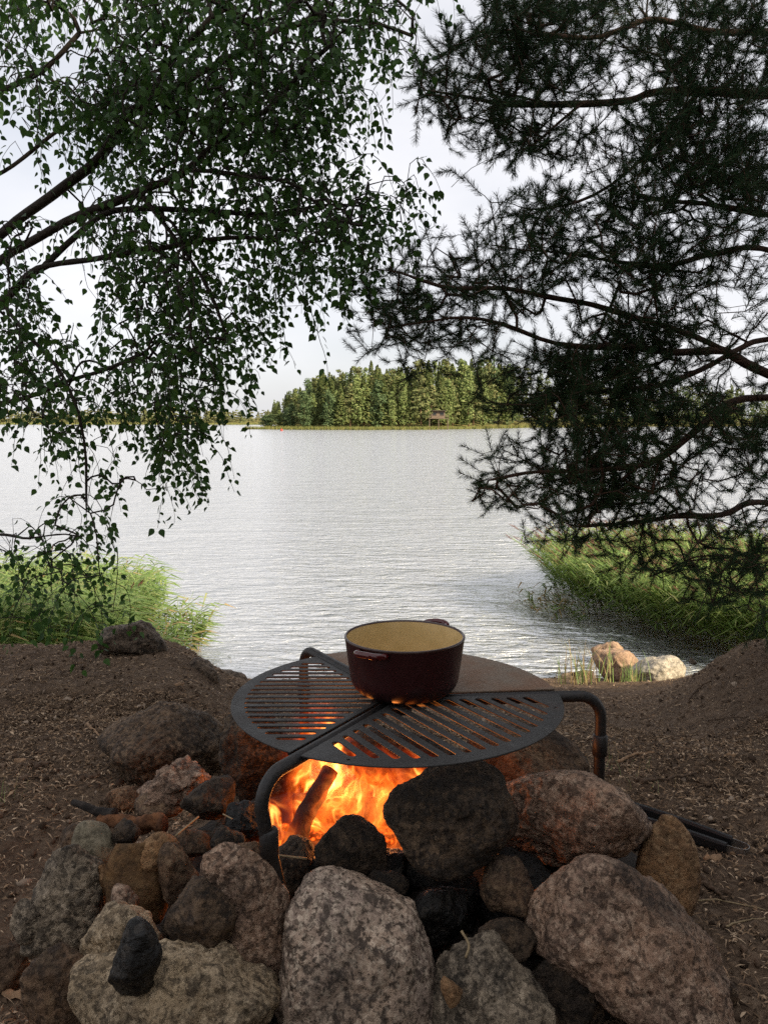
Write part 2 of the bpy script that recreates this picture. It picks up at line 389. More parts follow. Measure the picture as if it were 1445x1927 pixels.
def crown_mesh(kind, seed, light=1.0):
    n = lambda k: max(3, int(k * light))
    if kind == 'spruce': V, F_ = spruce_crown(20, 4.6, seed, n(1900))
    elif kind == 'pine': V, F_ = clump_crown(20, 4.6, seed, 0.16, n(40), 44, 0.5, (0.22, 0.50), 0.45)
    elif kind == 'birch': V, F_ = clump_crown(20, 4.0, seed, 0.06, n(40), 44, 0.9, (0.2, 0.44), 0.5)
    else: V, F_ = clump_crown(20, 5.4, seed, 0.02, n(40), 48, 0.85, (0.25, 0.55), 0.25)
    return V, F_
TREE_VARIANTS = {}
for kind in FL:
    TREE_VARIANTS[kind] = []
    for s in range(3):
        V, F_ = crown_mesh(kind, 100 + s + 7 * len(kind))
        cm = np_mesh(kind + '_crown', V, F_, [FL[kind]])
        top = 19.0 if kind == 'spruce' else 16.5
        g = np.random.default_rng(s); pts = [(0, 0, -1.0)] + [(g.normal(0, .12), g.normal(0, .12), z) for z in np.linspace(3, top, 5)]
        tm = tube_mesh(kind + '_trunk', spline(pts, 9), np.linspace(0.26, 0.05, 9), 6, FAR_BARK)
        TREE_VARIANTS[kind].append((cm, tm))

SHORE = np.array([[455, 262], [480, 262], [540, 252], [600, 246], [700, 244], [800, 250], [900, 272], [1000, 320], [1150, 360], [1445, 400], [1700, 430]], float)
def shore_xy(u):
    Y = np.interp(u, SHORE[:, 0], SHORE[:, 1]); p = on_z(u, 800, 0); return np.array([(u - W_PX/2) / F_PX * Y * 1.004, Y])
us = np.linspace(462, 1700, 90)
depth_rows = [0, 1.5, 4, 9, 18, 40, 90, 160]; hs = [-0.5, 0.12, 0.35, 0.7, 1.5, 3.2, 3.5, 3.0]
V = []; 
for k, (dd, hh) in enumerate(zip(depth_rows, hs)):
    for i_, u in enumerate(us):
        s0 = shore_xy(u); taper = sstep(460, 530, u)
        wob = 1.2 * math.sin(u * 0.11) + 0.8 * math.sin(u * 0.31 + k)
        V.append((s0[0] + (1 - taper) * dd * 0.25, s0[1] + dd * (0.12 + 0.88 * taper) + wob * taper, WATER_Z + hh * (0.25 + 0.75 * taper) + 0.15 * math.sin(u * .2 + k * 2) * (k > 1)))
nu = len(us); ii = (np.arange(len(hs) - 1)[:, None] * nu + np.arange(nu - 1)[None, :]).ravel()
ISL = NT('island_grass_and_earth'); vv = ISL.n('TexCoord').outputs['Object']
icol = ISL.ramp(ISL.noise(vv, 0.35, 5), [(0.35, (0.10, 0.105, 0.035)), (0.55, (0.15, 0.14, 0.05)), (0.7, (0.22, 0.15, 0.075))])
island = link('island', np_mesh('island', V, np.stack([ii, ii+1, ii+nu+1, ii+nu], 1), [ISL.done(ISL.bsdf(icol, 0.95, 0.1))], True))
tag(island, 'low wooded island across the lake', kind='structure')

# heights of the wood's skyline measured along the shore
SKY = np.array([[480, 782], [497, 772], [510, 760], [525, 750], [560, 733], [590, 712], [612, 700], [635, 706], [660, 702], [690, 680], [715, 694], [745, 698], [775, 688], [800, 684], [835, 680], [870, 682], [900, 682], [1000, 700], [1100, 715], [1445, 730], [1700, 735]], float)
species_line = ['alder','alder','birch','alder','alder','pine','alder','birch','spruce','alder','birch','spruce','pine','birch','spruce','pine','alder','spruce','birch','pine','birch','spruce','pine','birch','pine','spruce','birch','pine','spruce','birch','pine','birch']
ORD = ['first','second','third','fourth','fifth','sixth','seventh','eighth','ninth','tenth','eleventh','twelfth','thirteenth']
WORD = {'alder': 'dark rounded leafy tree', 'birch': 'slender bright green birch', 'spruce': 'dark pointed spruce', 'pine': 'olive green pine'}
NAMES = {'alder': 'leafy_tree', 'birch': 'slender_birch', 'spruce': 'spruce_tree', 'pine': 'far_pine_tree'}
g = np.random.default_rng(77); count = {k: 0 for k in FL}
def tree_scale(u, Y, z0, vtop):
    return (at(u, vtop, Y)[2] - z0)
for k, kind in enumerate(species_line):
    u = 500 + k * (905 - 500) / (len(species_line) - 1) + g.uniform(-4, 4)
    s0 = shore_xy(u); back = 7 + g.uniform(0, 7) * (u > 520); Y = s0[1] + back
    x = (u - W_PX/2) / F_PX * Y * 1.004; z0 = WATER_Z + 0.5 + 0.03 * back
    H = tree_scale(u, Y, z0, np.interp(u, SKY[:, 0], SKY[:, 1])) * g.uniform(0.50, 0.90)
    cm, tm = TREE_VARIANTS[kind][k % 3]
    o = link(NAMES[kind], None, loc=(x, Y, z0), rot=(0, 0, g.uniform(0, 6.3)))
    wsc = max(H, 10) / 20 * g.uniform(1.0, 1.3); o.scale = (wsc, wsc, H / 20)
    link('trunk', tm, o); link('crown', cm, o)
    count[kind] += 1
    tag(o, f'{WORD[kind]} on the island edge, {ORD[count[kind]-1]} such from the left', 'tree', 'trees along the front edge of the island')
# the wood behind, one mass
Vs, Ms = [], []; kinds = list(FL)
for k in range(330):
    u = g.uniform(520, 1660) if k > 170 else g.uniform(515, 960); s0 = shore_xy(u); back = g.uniform(16, 62) if u < 1000 else g.uniform(5, 30); Y = s0[1] + back
    x = (u - W_PX/2) / F_PX * Y * 1.004; z0 = WATER_Z + min(3.2, 0.6 + 0.06 * back)
    H = tree_scale(u, Y, z0, np.interp(u, SKY[:, 0], SKY[:, 1])) * g.uniform(0.74, 1.08)
    kd = g.choice(kinds, p=[0.58, 0.22, 0.12, 0.08]); V, F_ = crown_mesh(kd, 900 + k, 0.5 if u < 960 else 0.25)
    V = V * np.array([H/20*1.05, H/20*1.05, H/20]) * np.array([1, 1, 1]); a = g.uniform(0, 6.3)
    V = V @ np.array([[math.cos(a), math.sin(a), 0], [-math.sin(a), math.cos(a), 0], [0, 0, 1]]) + np.array([x, Y, z0])
    Vs.append(V); Ms.append(np.full(len(V) // 4, kinds.index(kd)))
V = np.concatenate(Vs)
tag(link('island_wood', np_mesh('island_wood', V, np.arange(len(V)).reshape(-1, 4), [FL[k] for k in kinds], matidx=np.concatenate(Ms))),
    'dense mixed wood filling the inside of the island', 'wood', kind='stuff')
# shrubs and reeds fringe along the island's edge
def blades(n, xy, z0, hmin, hmax, g, width, lean=(0.1, 0.0)):
    h = g.uniform(hmin, hmax, n); a = g.uniform(0, math.pi, n)
    dx = np.stack([np.cos(a), np.sin(a), 0*a], 1) * width
    B = np.column_stack([xy, np.broadcast_to(z0, (n,))]); T = B + np.column_stack([h*(lean[0] + g.normal(0, .15, n)), h*(lean[1] + g.normal(0, .15, n)), h])
    return np.stack([B - dx, B + dx, T], 1).reshape(-1, 3)
n = 9000; uu = g.uniform(463, 1100, n); sx = np.array([shore_xy(u) for u in uu])
sx[:, 1] += g.uniform(-1.0, 3.2, n) * sstep(462, 500, uu); V = blades(n, sx, WATER_Z - 0.1, 0.5, 1.5, g, 0.10)
FRINGE = leaf_material('far_reed_green', (0.15, 0.18, 0.055), (0.22, 0.225, 0.075), 0.2, 0.8, 0.1, (0.30, 0.24, 0.10))
tag(link('island_reeds', np_mesh('island_reeds', V, np.arange(len(V)).reshape(-1, 3), [FRINGE])), 'pale green reeds fringing the island shore', 'reeds', kind='stuff')

FARL = {k: leaf_material('distant_' + k + '_green', *[tuple(q_) for q_ in c[:2]], 0.25, 0.8, 0.1, c[2]) for k, c in {'spruce': ((.13, .15, .07), (.18, .19, .09), (.22, .21, .1)), 'pine': ((.19, .20, .09), (.25, .24, .11), (.29, .25, .12)), 'birch': ((.2, .23, .1), (.26, .28, .12), (.3, .29, .13)), 'alder': ((.14, .18, .09), (.19, .22, .11), (.22, .24, .12))}.items()}  # paler tree greens with slight distance haze mixed into the colour
# far shore on the left and right, over half a kilometre away
xs = np.linspace(-700, 900, 120)
V = [(x, 545 + 14*math.sin(x*.013) + dd, WATER_Z + hh + 0.6*math.sin(x*.05)*(hh > 0)) for dd, hh in ((0, -0.4), (4, 0.6), (30, 2), (260, 5)) for x in xs]
nu = len(xs); ii = (np.arange(3)[:, None] * nu + np.arange(nu - 1)[None, :]).ravel()
tag(link('far_shore', np_mesh('far_shore', V, np.stack([ii, ii+1, ii+nu+1, ii+nu], 1), [island.data.materials[0]], True)), 'far shore beyond the island', kind='structure')
Vs, Ms = [], []
for k in range(620):
    x = g.uniform(-420, 60) if k < 520 else g.uniform(60, 460); Y = 551 + g.uniform(0, 60) + 14*math.sin(x*.013); H = g.uniform(6.5, 10.0) * (1 + 0.1 * math.sin(x * 0.03)) + (Y - 560) * 0.03
    kd = g.choice(kinds, p=[0.22, 0.48, 0.2, 0.10]); V, F_ = crown_mesh(kd, 5000 + k % 24, 0.16)
    V = V.reshape(-1, 4, 3); V = (V.mean(1, keepdims=True) + (V - V.mean(1, keepdims=True)) * 1.7).reshape(-1, 3); V = V * (np.array([H/20*1.8, H/20*1.8, H/20])) + np.array([x, Y, WATER_Z + 0.8]); Vs.append(V); Ms.append(np.full(len(V)//4, kinds.index(kd)))
V = np.concatenate(Vs)
tag(link('far_wood', np_mesh('far_wood', V, np.arange(len(V)).reshape(-1, 4), [FARL[k] for k in kinds], matidx=np.concatenate(Ms))),
    'distant yellow green wood along the far shore', 'wood', kind='stuff')
n = 7000; x = g.uniform(-420, 60, n); V = blades(n, np.stack([x, 546 + 14*np.sin(x*.013) + g.uniform(-2, 5, n)], 1), WATER_Z, 0.6, 1.6, g, 0.25)
tag(link('far_reeds', np_mesh('far_reeds', V, np.arange(len(V)).reshape(-1, 3), [FRINGE])), 'thin line of pale reeds on the far shore', 'reeds', kind='stuff')

# cabin, jetty and buoy by the island
GREYWOOD = simple('weathered_grey_wood', (0.20, 0.15, 0.115), 0.85, 0.2, 0.35, 2.0)
DARKGLASS = simple('dark_cabin_glass', (0.02, 0.024, 0.026), 0.15, 0.5, 0.2, 1.0)
ROOFM = simple('dark_cabin_roof', (0.075, 0.06, 0.05), 0.8, 0.2, 0.3, 2.0)
pc = at(824, 787, 258); cz = pc[2]
cab = tag(link('cabin', None, loc=tuple(pc)), 'small weathered cabin on posts among the island trees', 'cabin')
def prt(name, boxes, mat, par):
    bm = bmesh.new()
    for c, s in boxes: box_bm(bm, Vector(c), s)
    return link(name, bm_mesh(name, bm, mat), par)
prt('wall', [((0, 0.9, 1.15), (4.4, 3.0, 2.2))], GREYWOOD, cab)
prt('roof', [((0, 0.7, 2.40), (5.4, 4.2, 0.22))], ROOFM, cab)
prt('deck', [((0, -0.6, -0.05), (6.2, 6.0, 0.18))], GREYWOOD, cab)
prt('railing', [((0, -3.4, 0.95), (6.2, 0.1, 0.12)), ((0, -3.4, 0.5), (6.2, 0.08, 0.08))] + [((x_, -3.4, 0.5), (0.1, 0.1, 0.95)) for x_ in (-3, -1.5, 0, 1.5, 3)], GREYWOOD, cab)
for x_ in (-1.2, 1.2): prt('window', [((x_, -0.62, 1.3), (1.2, 0.06, 1.0))], DARKGLASS, cab)
for x_ in (-2.9, 0.0, 2.9): prt('post', [((x_, -3.2, -1.8), (0.22, 0.22, 3.5))], GREYWOOD, cab)
pj = on_z(604, 806.5, WATER_Z)
jet = tag(link('jetty', None, loc=(pj[0], pj[1], WATER_Z)), 'small wooden jetty with a handrail on the island shore', 'jetty')
for k in range(9): prt('plank', [((-2.4 + k*0.6, 2.0 + 0.1*k, 0.42), (0.54, 2.2, 0.10))], GREYWOOD, jet)
prt('railing', [((0.6, 3.0, 1.35), (4.6, 0.12, 0.14)), ((0.6, 3.0, 0.95), (4.6, 0.1, 0.1))] + [((x_, 3.0, 0.9), (0.14, 0.14, 1.1)) for x_ in (-1.6, 0.1, 1.6, 2.8)], GREYWOOD, jet)
for x_ in (-2.2, 0.3, 2.6): prt('post', [((x_, 1.2, 0.1), (0.2, 0.2, 0.9))], GREYWOOD, jet)
PALEHULL = simple('pale_hull_paint', (0.45, 0.36, 0.30), 0.6, 0.4, 0.2, 1.0)
bm = bmesh.new(); ring = []
for t in np.linspace(-1, 1, 9):
    w = 0.75 * (1 - abs(t) ** 2.6) + 0.03
    ring.append([bm.verts.new((t*2.1, -w, 0.55 + 0.18*t*t)), bm.verts.new((t*1.9, -w*0.6, 0.02)), bm.verts.new((t*1.9, w*0.6, 0.02)), bm.verts.new((t*2.1, w, 0.55 + 0.18*t*t)), bm.verts.new((t*1.95, w*0.8, 0.5)), bm.verts.new((t*1.8, 0, 0.16)), bm.verts.new((t*1.95, -w*0.8, 0.5))])
for a, b in zip(ring[:-1], ring[1:]):
    for j in range(7): bm.faces.new([a[j], a[(j+1) % 7], b[(j+1) % 7], b[j]])
bm.faces.new(ring[0]); bm.faces.new(ring[-1][::-1]); bmesh.ops.recalc_face_normals(bm, faces=bm.faces[:])
pb = on_z(583, 807.5, WATER_Z)
tag(link('rowing_boat', bm_mesh('rowing_boat', bm, PALEHULL), loc=(pb[0], pb[1], WATER_Z - 0.05), rot=(0, 0, 0.15)), 'pale rowing boat moored beside the jetty', 'boat')
BUOY = simple('red_buoy_paint', (0.55, 0.05, 0.03), 0.4, 0.5, 0.2, 3)
pb = on_z(530, 811, WATER_Z)
tag(link('buoy', lathe_mesh('buoy', [(0, -0.15), (0.25, -0.1), (0.36, 0.1), (0.34, 0.3), (0.16, 0.5), (0.06, 0.62), (0.06, 0.8), (0, 0.82)], 14, BUOY), loc=(pb[0], pb[1], WATER_Z)), 'small red buoy floating off the island tip', 'buoy')

# ------------------------------------------------------------------ reed beds at the near shore
def in_poly(p, poly):
    poly = np.asarray(poly); x, y = p[:, 0], p[:, 1]; inside = np.zeros(len(p), bool); j = len(poly) - 1
    for i in range(len(poly)):
        xi, yi = poly[i]; xj, yj = poly[j]
        c = ((yi > y) != (yj > y)) & (x < (xj - xi) * (y - yi) / (yj - yi + 1e-12) + xi); inside ^= c; j = i
    return inside
def reed_bed(name, label, poly, n, g, hmin, hmax, lean, plume=0.2, dry=0.04, zbase=None, leafw=0.015, shrink=None):
    poly = np.asarray(poly, float); lo, hi = poly.min(0), poly.max(0); P = np.zeros((0, 2))
    while len(P) < n:
        c = g.uniform(lo, hi, (n, 2)); P = np.vstack([P, c[in_poly(c, poly)]])
    P = P[:n]; V, Mi, Fc = [], [], []
    for p in P:
        z0 = max(gz1(p[0], p[1]), WATER_Z - 0.05); h = g.uniform(hmin, hmax)
        if shrink is not None: h *= shrink(p)
        ln = np.array([lean[0] + g.normal(0, .10), lean[1] + g.normal(0, .10)])
        def pt(t): return np.array([p[0] + ln[0]*h*t**1.7, p[1] + ln[1]*h*t**1.7, z0 + h*t*(1 - 0.10*t)])
        side = np.array([0.7, 0.7, 0]) * 0.003
        is_dry = g.uniform() < dry
        T = [pt(t) for t in (0, .35, .7, 1)]
        for a, b in zip(T[:-1], T[1:]):
            V += [a - side, a + side, b + side*.7, b - side*.7]; Mi.append(1 if is_dry or (a is T[0]) else 0)
        nl = 3 if is_dry else g.integers(6, 10)
        for k in range(nl):
            t0 = 0.22 + 0.74 * (k + g.uniform(0, .6)) / nl; b0 = pt(t0)
            a = g.normal(math.pi if lean[0] < 0 else 0, 1.15); L = g.uniform(0.22, 0.46) * (0.6 + 0.4*h); up = g.uniform(0.15, 0.85)
            d = np.array([math.cos(a), math.sin(a)*0.8, 0]); w = np.array([-d[1], d[0], 0.25]) * leafw * g.uniform(.7, 1.2)
            m1 = b0 + d*L*0.45 + np.array([0, 0, L*0.42*up]); e = b0 + d*L + np.array([0, 0, L*(0.48*up - 0.16)])
            V += [b0 - w*.5, b0 + w*.5, m1 + w, m1 - w]; V += [m1 - w, m1 + w, e + w*.06, e - w*.06]
            mi = 1 if (is_dry or t0 < 0.2) else 0; Mi += [mi, mi]
        if g.uniform() < plume:
            b0 = pt(1.0)
            for k in range(7):
                a = g.uniform(0, 6.3); s = b0 + np.array([ln[0], ln[1], .5]) * k * 0.022
                e = s + np.array([ln[0]*.10 + .02*math.cos(a), .02*math.sin(a), 0.028]); w = np.array([.006, .006, 0])
                V += [s - w, s + w, e + w*.3, e - w*.3]; Mi.append(2)
    V = np.array(V); o = link(name, np_mesh(name, V, np.arange(len(V)).reshape(-1, 4), [REED_LEAF, REED_DRY, REED_PLUME], matidx=Mi))
    return tag(o, label, 'reeds', kind='stuff')
g = np.random.default_rng(8)
reed_bed('reed_bed', 'green reed bed with brown plumes leaning left beside the pine', [(2.75, 12.6), (3.0, 11.4), (3.5, 10.3), (4.1, 9.4), (5.0, 8.4), (7.5, 8.2), (8.5, 12.5), (5.4, 15), (3.2, 13.8)], 4300, g, 0.85, 1.35, (-0.55, -0.10), 0.32)
reed_bed('reed_bed', 'bright green reeds behind the earth bank at the left', [(-3.0, 9.9), (-3.1, 8.7), (-3.9, 7.6), (-6.6, 7.0), (-8.5, 11), (-5.4, 12.2), (-3.5, 11.4)], 2900, g, 0.75, 1.15, (0.20, 0.0), 0.03, 0.03)
reed_bed('reed_fringe', 'sparse yellowing reed stems in shallow water at the left', [(-2.3, 9.9), (-2.5, 8.6), (-3.1, 8.5), (-2.9, 10.4)], 120, g, 0.35, 0.8, (0.10, 0.0), 0.0, 0.3)
reed_bed('reed_fringe', 'sparse straw coloured reed stems at the tip of the plumed bed', [(2.0, 12.6), (2.2, 11.6), (2.9, 11.0), (2.9, 12.6)], 60, g, 0.15, 0.5, (-0.2, 0.0), 0.0, 0.6)

# unseen trees added at the right and behind, placed to shade the clearing
Vs, Ts = [], []; g = np.random.default_rng(61)
for k in range(24):
    if k < 17: x, y, H = g.uniform(7.6, 9.6) + 0.12*k*0, -0.3 - k*0.72 + g.uniform(-.2, .2), g.uniform(8.6, 9.4) - 1.4*(k < 3) + 1.6*(k > 4)
    else: x, y, H = g.uniform(-9, 5), g.uniform(-14, -10), g.uniform(6, 9)
    V, F_ = clump_crown(H, g.uniform(1.7, 2.3), 7000 + k, 0.04, 30, 60, 0.7, (0.18, 0.36), 0.1)
    Vs.append(V + np.array([x, y, 0.0])); Ts.append((x, y, H))
V = np.concatenate(Vs); nq = len(V)//4; F_ = np.arange(len(V)).reshape(-1, 4)
tv, tf = [], []
for x, y, H in Ts:
    Vt, Ft = tube_arrays([(x, y, -0.3), (x + .05, y, H*.4), (x, y + .05, H*.9)], [0.14, 0.11, 0.03], 6, False)
    tf.append(np.array(Ft) + len(V) + sum(len(q_) for q_ in tv)); tv.append(Vt)
V = np.vstack([V] + tv); F_ = np.vstack([F_] + tf)
tag(link('shade_wood', np_mesh('shade_wood', V, F_, [FL['alder'], FAR_BARK], matidx=np.append(np.zeros(nq), np.ones(len(F_) - nq)))), 'unseen wood added beside and behind the fire place to shade it', 'wood', kind='stuff')
# ------------------------------------------------------------------ stones
_ico = {}
def ico(sub):
    if sub not in _ico:
        bm = bmesh.new(); bmesh.ops.create_icosphere(bm, subdivisions=sub, radius=1.0)
        bm.verts.ensure_lookup_table()
        _ico[sub] = (np.array([v.co[:] for v in bm.verts]), np.array([[v.index for v in f.verts] for f in bm.faces])); bm.free()
    return _ico[sub]
def rock_mesh(name, dims, seed, mat, p=9, rough=0.05, fine=0.018, planes=14, roll=0.0, sub=6, stretchv=(1, 1, 1), pits=0.0, cuts=None):
    D, F_ = ico(sub); g = np.random.default_rng(seed); p = p * 1.7 if p > 5 else p
    N = g.normal(size=(planes, 3)); N /= np.linalg.norm(N, axis=1)[:, None]; d = g.uniform(0.72, 1.0, planes)
    N = np.vstack([N, -N[:4]]); d = np.append(d, g.uniform(0.72, 1.0, 4))
    if cuts:
        N = np.array([q_[:3] for q_ in cuts], float); N /= np.linalg.norm(N, axis=1)[:, None]; d = np.array([q_[3] for q_ in cuts])
    c = np.clip(D @ N.T, 0, None) / d
    r = (c ** p).sum(1) ** (-1.0 / p)
    V = D * r[:, None] * np.array(stretchv)
    if roll:
        cr, sr = math.cos(roll), math.sin(roll); V = V @ np.array([[cr, 0, -sr], [0, 1, 0], [sr, 0, cr]])
    lo, hi = V.min(0), V.max(0); V = (V - (lo + hi) / 2) / ((hi - lo) / 2) * (np.array(dims) / 2)
    s = float(np.mean(dims)); nrm = D
    if p > 5 or cuts:
        for q_ in range(11):
            n_ = g.normal(size=3); n_ /= np.linalg.norm(n_); pr_ = V @ n_; V = V - n_ * (np.clip(pr_ - pr_.max() * g.uniform(0.84, 0.94), 0, None) * 0.85)[:, None]
    V = V + nrm * (rough * s * fbm(V / s * 2.6, 5, seed % 50))[:, None] + nrm * (fine * s * fbm(V / s * 11, 4, seed % 41 + 3, 0.62))[:, None]
    V = V + nrm * (0.0055 * s * fbm(V / s * 27, 3, seed % 37 + 5, 0.6))[:, None] - nrm * (0.030 * s * np.clip(1 - np.abs(perlin(V / s * 2.1, seed % 29 + 1)) * 9, 0, 1) ** 2 * np.clip(perlin(V / s * 1.3, seed % 23 + 7) + 0.25, 0, 1))[:, None]
    if pits: V = V - nrm * (pits * s * np.clip(perlin(V / s * 7, seed) - 0.25, 0, 1))[:, None]
    return np_mesh(name, V, F_, [RM[mat]], True)
def rock(label, u0, u1, v0, v1, zb, mat, dr=0.85, name='stone', Y=None, group='stones of the fire ring', cat='stone', **kw):
    uc, vc = (u0 + u1) / 2, (v0 + v1) / 2
    d = ray(uc, vc); t = -d[2] / d[1]; e = math.atan(t)
    k = math.hypot(d[1], d[2]) / d[1]        # unused scale of sight line
    def solve(Y):
        ax = Y / d[1]; w = (u1 - u0) / F_PX * ax; hp = (v1 - v0) / F_PX * ax
        dep = dr * w; inner = (hp * hp) - (dep * math.sin(e)) ** 2
        if inner < (0.45 * hp) ** 2: dep = 0.89 * hp / math.sin(e); inner = (0.45 * hp) ** 2
        return w, dep, math.sqrt(inner) / math.cos(e), CAM_Z - Y * t
    if Y is None:
        Y = 1.8
        for _ in range(30):
            w, dep, h, zc = solve(Y); Y += ((zc - h/2) - zb) / (t + 0.5*h/Y)
    w, dep, h, zc = solve(Y)
    x = (uc - W_PX/2) / F_PX * (Y / d[1])
    kw.setdefault('sub', 6 if (u1 - u0) > 150 else 5)
    o = link(name, rock_mesh(name, (w, dep, h), kw.pop('seed', int(u0*7 + v0)), mat, **kw), loc=(x, Y, zc))
    return tag(o, label, cat, group)

# large stones of the ring, with their measured outlines
rock('big rounded sooty boulder glowing red at its fire side, left of the grate', 183, 436, 1316, 1482, -0.05, 'umber', 0.9, p=4.5, roll=0.15, rough=0.06)
rock('large pinkish boulder right of the fire with rough crust', 915, 1242, 1425, 1668, -0.02, 'pink', 0.85, Y=1.64, p=5, roll=0.45, rough=0.06, seed=31)
rock('dark sooty boulder leaning in front of the flames', 722, 974, 1440, 1626, 0.14, 'dark', 0.65, Y=1.50, p=5, roll=-0.5, rough=0.05, seed=18, stretchv=(1.3, 1, 1))
rock('huge pitted brown granite boulder at the lower right', 1003, 1366, 1612, 1960, -0.05, 'pink', 0.8, Y=1.36, p=5, roll=0.75, rough=0.06, seed=64, pits=0.03, stretchv=(1.45, 1, 1))
rock('big smooth pale speckled boulder at the bottom centre', 512, 842, 1664, 1985, -0.06, 'pale', 0.85, Y=1.36, p=4.9, rough=0.035, fine=0.008, seed=23, cuts=[(0.05, -0.12, 1, .86), (-1, -.1, .14, .84), (1, -.1, .22, .94), (.8, -.2, .8, 1.08), (-.25, -1, .25, .8), (.5, -1, .25, .85), (0, 1, .2, .8), (0, 0, -1, 1.1), (-.7, .6, .1, .85), (.7, .6, .1, .85)])
rock('flat grey rounded stone at the bottom edge right of the pale boulder', 815, 1040, 1795, 2010, -0.05, 'grey', 0.8, Y=1.28, p=6, rough=0.04, seed=9)
rock('broad tan granite block carrying the black burnt stone', 118, 516, 1738, 2010, -0.06, 'tan', 0.75, Y=1.27, p=9, rough=0.07, seed=12, roll=-0.1, pits=0.02)
rock('pale upright knob of granite behind the black burnt stone', 156, 314, 1706, 1880, 0.06, 'tan', 0.6, Y=1.33, p=11, rough=0.05, seed=45)
rock('glossy black burnt stone lying on the tan block', 195, 309, 1733, 1880, 0.0, 'black', 0.7, Y=1.19, p=6, rough=0.04, seed=51, roll=0.35)
rock('reddish brown granite at the lower left corner', 48, 200, 1778, 1990, -0.05, 'brown', 0.8, Y=1.30, p=6, rough=0.05, seed=2)
rock('small brown stone touching the left picture edge', -20, 52, 1778, 1862, -0.03, 'brown', 0.8, p=7, seed=77)
rock('grey granite with white patched top at the left', 58, 200, 1604, 1815, -0.05, 'grey', 0.85, Y=1.50, p=7, rough=0.05, seed=14, pits=0.03)
rock('long slanting pink granite slab left of the pale boulder', 365, 560, 1606, 1900, -0.05, 'pink', 0.6, Y=1.36, p=7, roll=0.85, stretchv=(1.5, 1, 1), rough=0.05, seed=86)
rock('dark grey block with a rusty brown right flank', 308, 448, 1660, 1812, 0.02, 'umber', 0.7, Y=1.325, p=14, rough=0.03, seed=93, planes=9)
rock('smooth ochre brown stone standing upright under the orange one', 200, 322, 1578, 1740, -0.02, 'ochre', 0.8, Y=1.53, p=6, rough=0.03, fine=0.004, seed=33)
rock('dark brown slab leaning right of the ochre stone', 290, 404, 1588, 1745, -0.02, 'brown', 0.7, Y=1.515, p=8, roll=-0.6, stretchv=(1, 1, 1.4), rough=0.04, seed=38)
rock('smooth olive grey egg shaped stone at the left', 136, 215, 1546, 1640, 0.05, 'olive', 0.8, Y=1.60, p=4, roll=-0.5, rough=0.02, fine=0.003, seed=41, stretchv=(1, 1, 1.3))
rock('tan brown stone half hidden behind the egg shaped one', 108, 185, 1556, 1625, -0.02, 'brown', 0.8, Y=1.68, p=7, seed=58)
rock('small round orange brown stone on top of the pile', 263, 335, 1566, 1634, 0.1, 'orange', 0.8, Y=1.53, p=4, rough=0.03, seed=61)
rock('little rust red pebble wedged by the white patched granite', 176, 212, 1624, 1682, 0.05, 'orange', 0.8, Y=1.52, p=7, seed=66)
rock('jagged reddish lump in front of the sooty boulder', 265, 402, 1436, 1520, 0.0, 'pink', 0.8, Y=1.90, p=7, rough=0.16, fine=0.045, seed=70, roll=-0.3)
rock('small brown cobble at the foot of the sooty boulder', 202, 262, 1478, 1528, -0.01, 'brown', 0.85, p=5, seed=73)
rock('low brown cobble between cobble and glowing stones', 246, 350, 1490, 1545, -0.01, 'brown', 0.8, Y=1.86, p=5, seed=76)
rock('dark stone reddened by the fire, left of the embers', 342, 450, 1464, 1545, 0.02, 'dark', 0.9, Y=1.80, p=6, seed=80)
rock('black charred lump among the embers', 418, 512, 1508, 1592, 0.02, 'black', 0.9, Y=1.72, p=7, rough=0.09, seed=83)
rock('tall dark stone at the back left under the grate', 405, 590, 1318, 1520, 0.0, 'dark', 0.5, Y=2.22, p=7, rough=0.06, seed=89)
rock('rounded brown boulder under the right rim of the grate', 880, 1112, 1368, 1500, -0.03, 'brown', 0.7, Y=2.08, p=5, rough=0.04, seed=95)
rock('dark sooty stone right in front of the fire', 588, 734, 1536, 1672, 0.06, 'dark', 0.8, Y=1.52, p=6, rough=0.04, seed=99)
rock('tan boulder peeping out behind the lower right granite', 1190, 1322, 1545, 1715, -0.04, 'orange', 0.8, Y=1.66, p=5, roll=0.6, stretchv=(1.3, 1, 1), rough=0.03, seed=104)
rock('small angular brown stone at the lower right corner', 1308, 1406, 1833, 1960, -0.04, 'brown', 0.8, p=12, planes=10, seed=108)
rock('small rusty orange stone between the dark ones', 900, 1010, 1612, 1722, 0.06, 'brown', 0.8, Y=1.44, p=8, rough=0.05, seed=111)
rock('black stone below the leaning boulder', 752, 890, 1665, 1790, 0.0, 'black', 0.8, Y=1.44, p=6, seed=115)
rock('low dark stone beside the rusty orange one', 888, 1012, 1725, 1815, 0.0, 'dark', 0.8, Y=1.36, p=6, seed=119)
rock('little grey cobble above the pale speckled boulder', 690, 770, 1634, 1700, 0.04, 'dark', 0.8, Y=1.46, p=5, seed=122)
rock('dark stone standing in for the shadow beneath the lower right granite', 985, 1140, 1770, 1960, -0.04, 'dark', 0.8, Y=1.33, p=6, seed=127)  # dark stone put where only shadow lies under the granite
rock('dark stone hidden in shade behind the pink slab', 470, 600, 1580, 1720, 0.0, 'dark', 0.8, Y=1.56, p=6, seed=131)
rock('dark stone in the shade left of the little cobble', 600, 700, 1640, 1720, 0.0, 'black', 0.8, Y=1.50, p=6, seed=137)
rock('dark stone behind the flames at the back of the ring', 640, 900, 1370, 1500, 0.0, 'dark', 0.4, Y=2.32, p=6, seed=141)
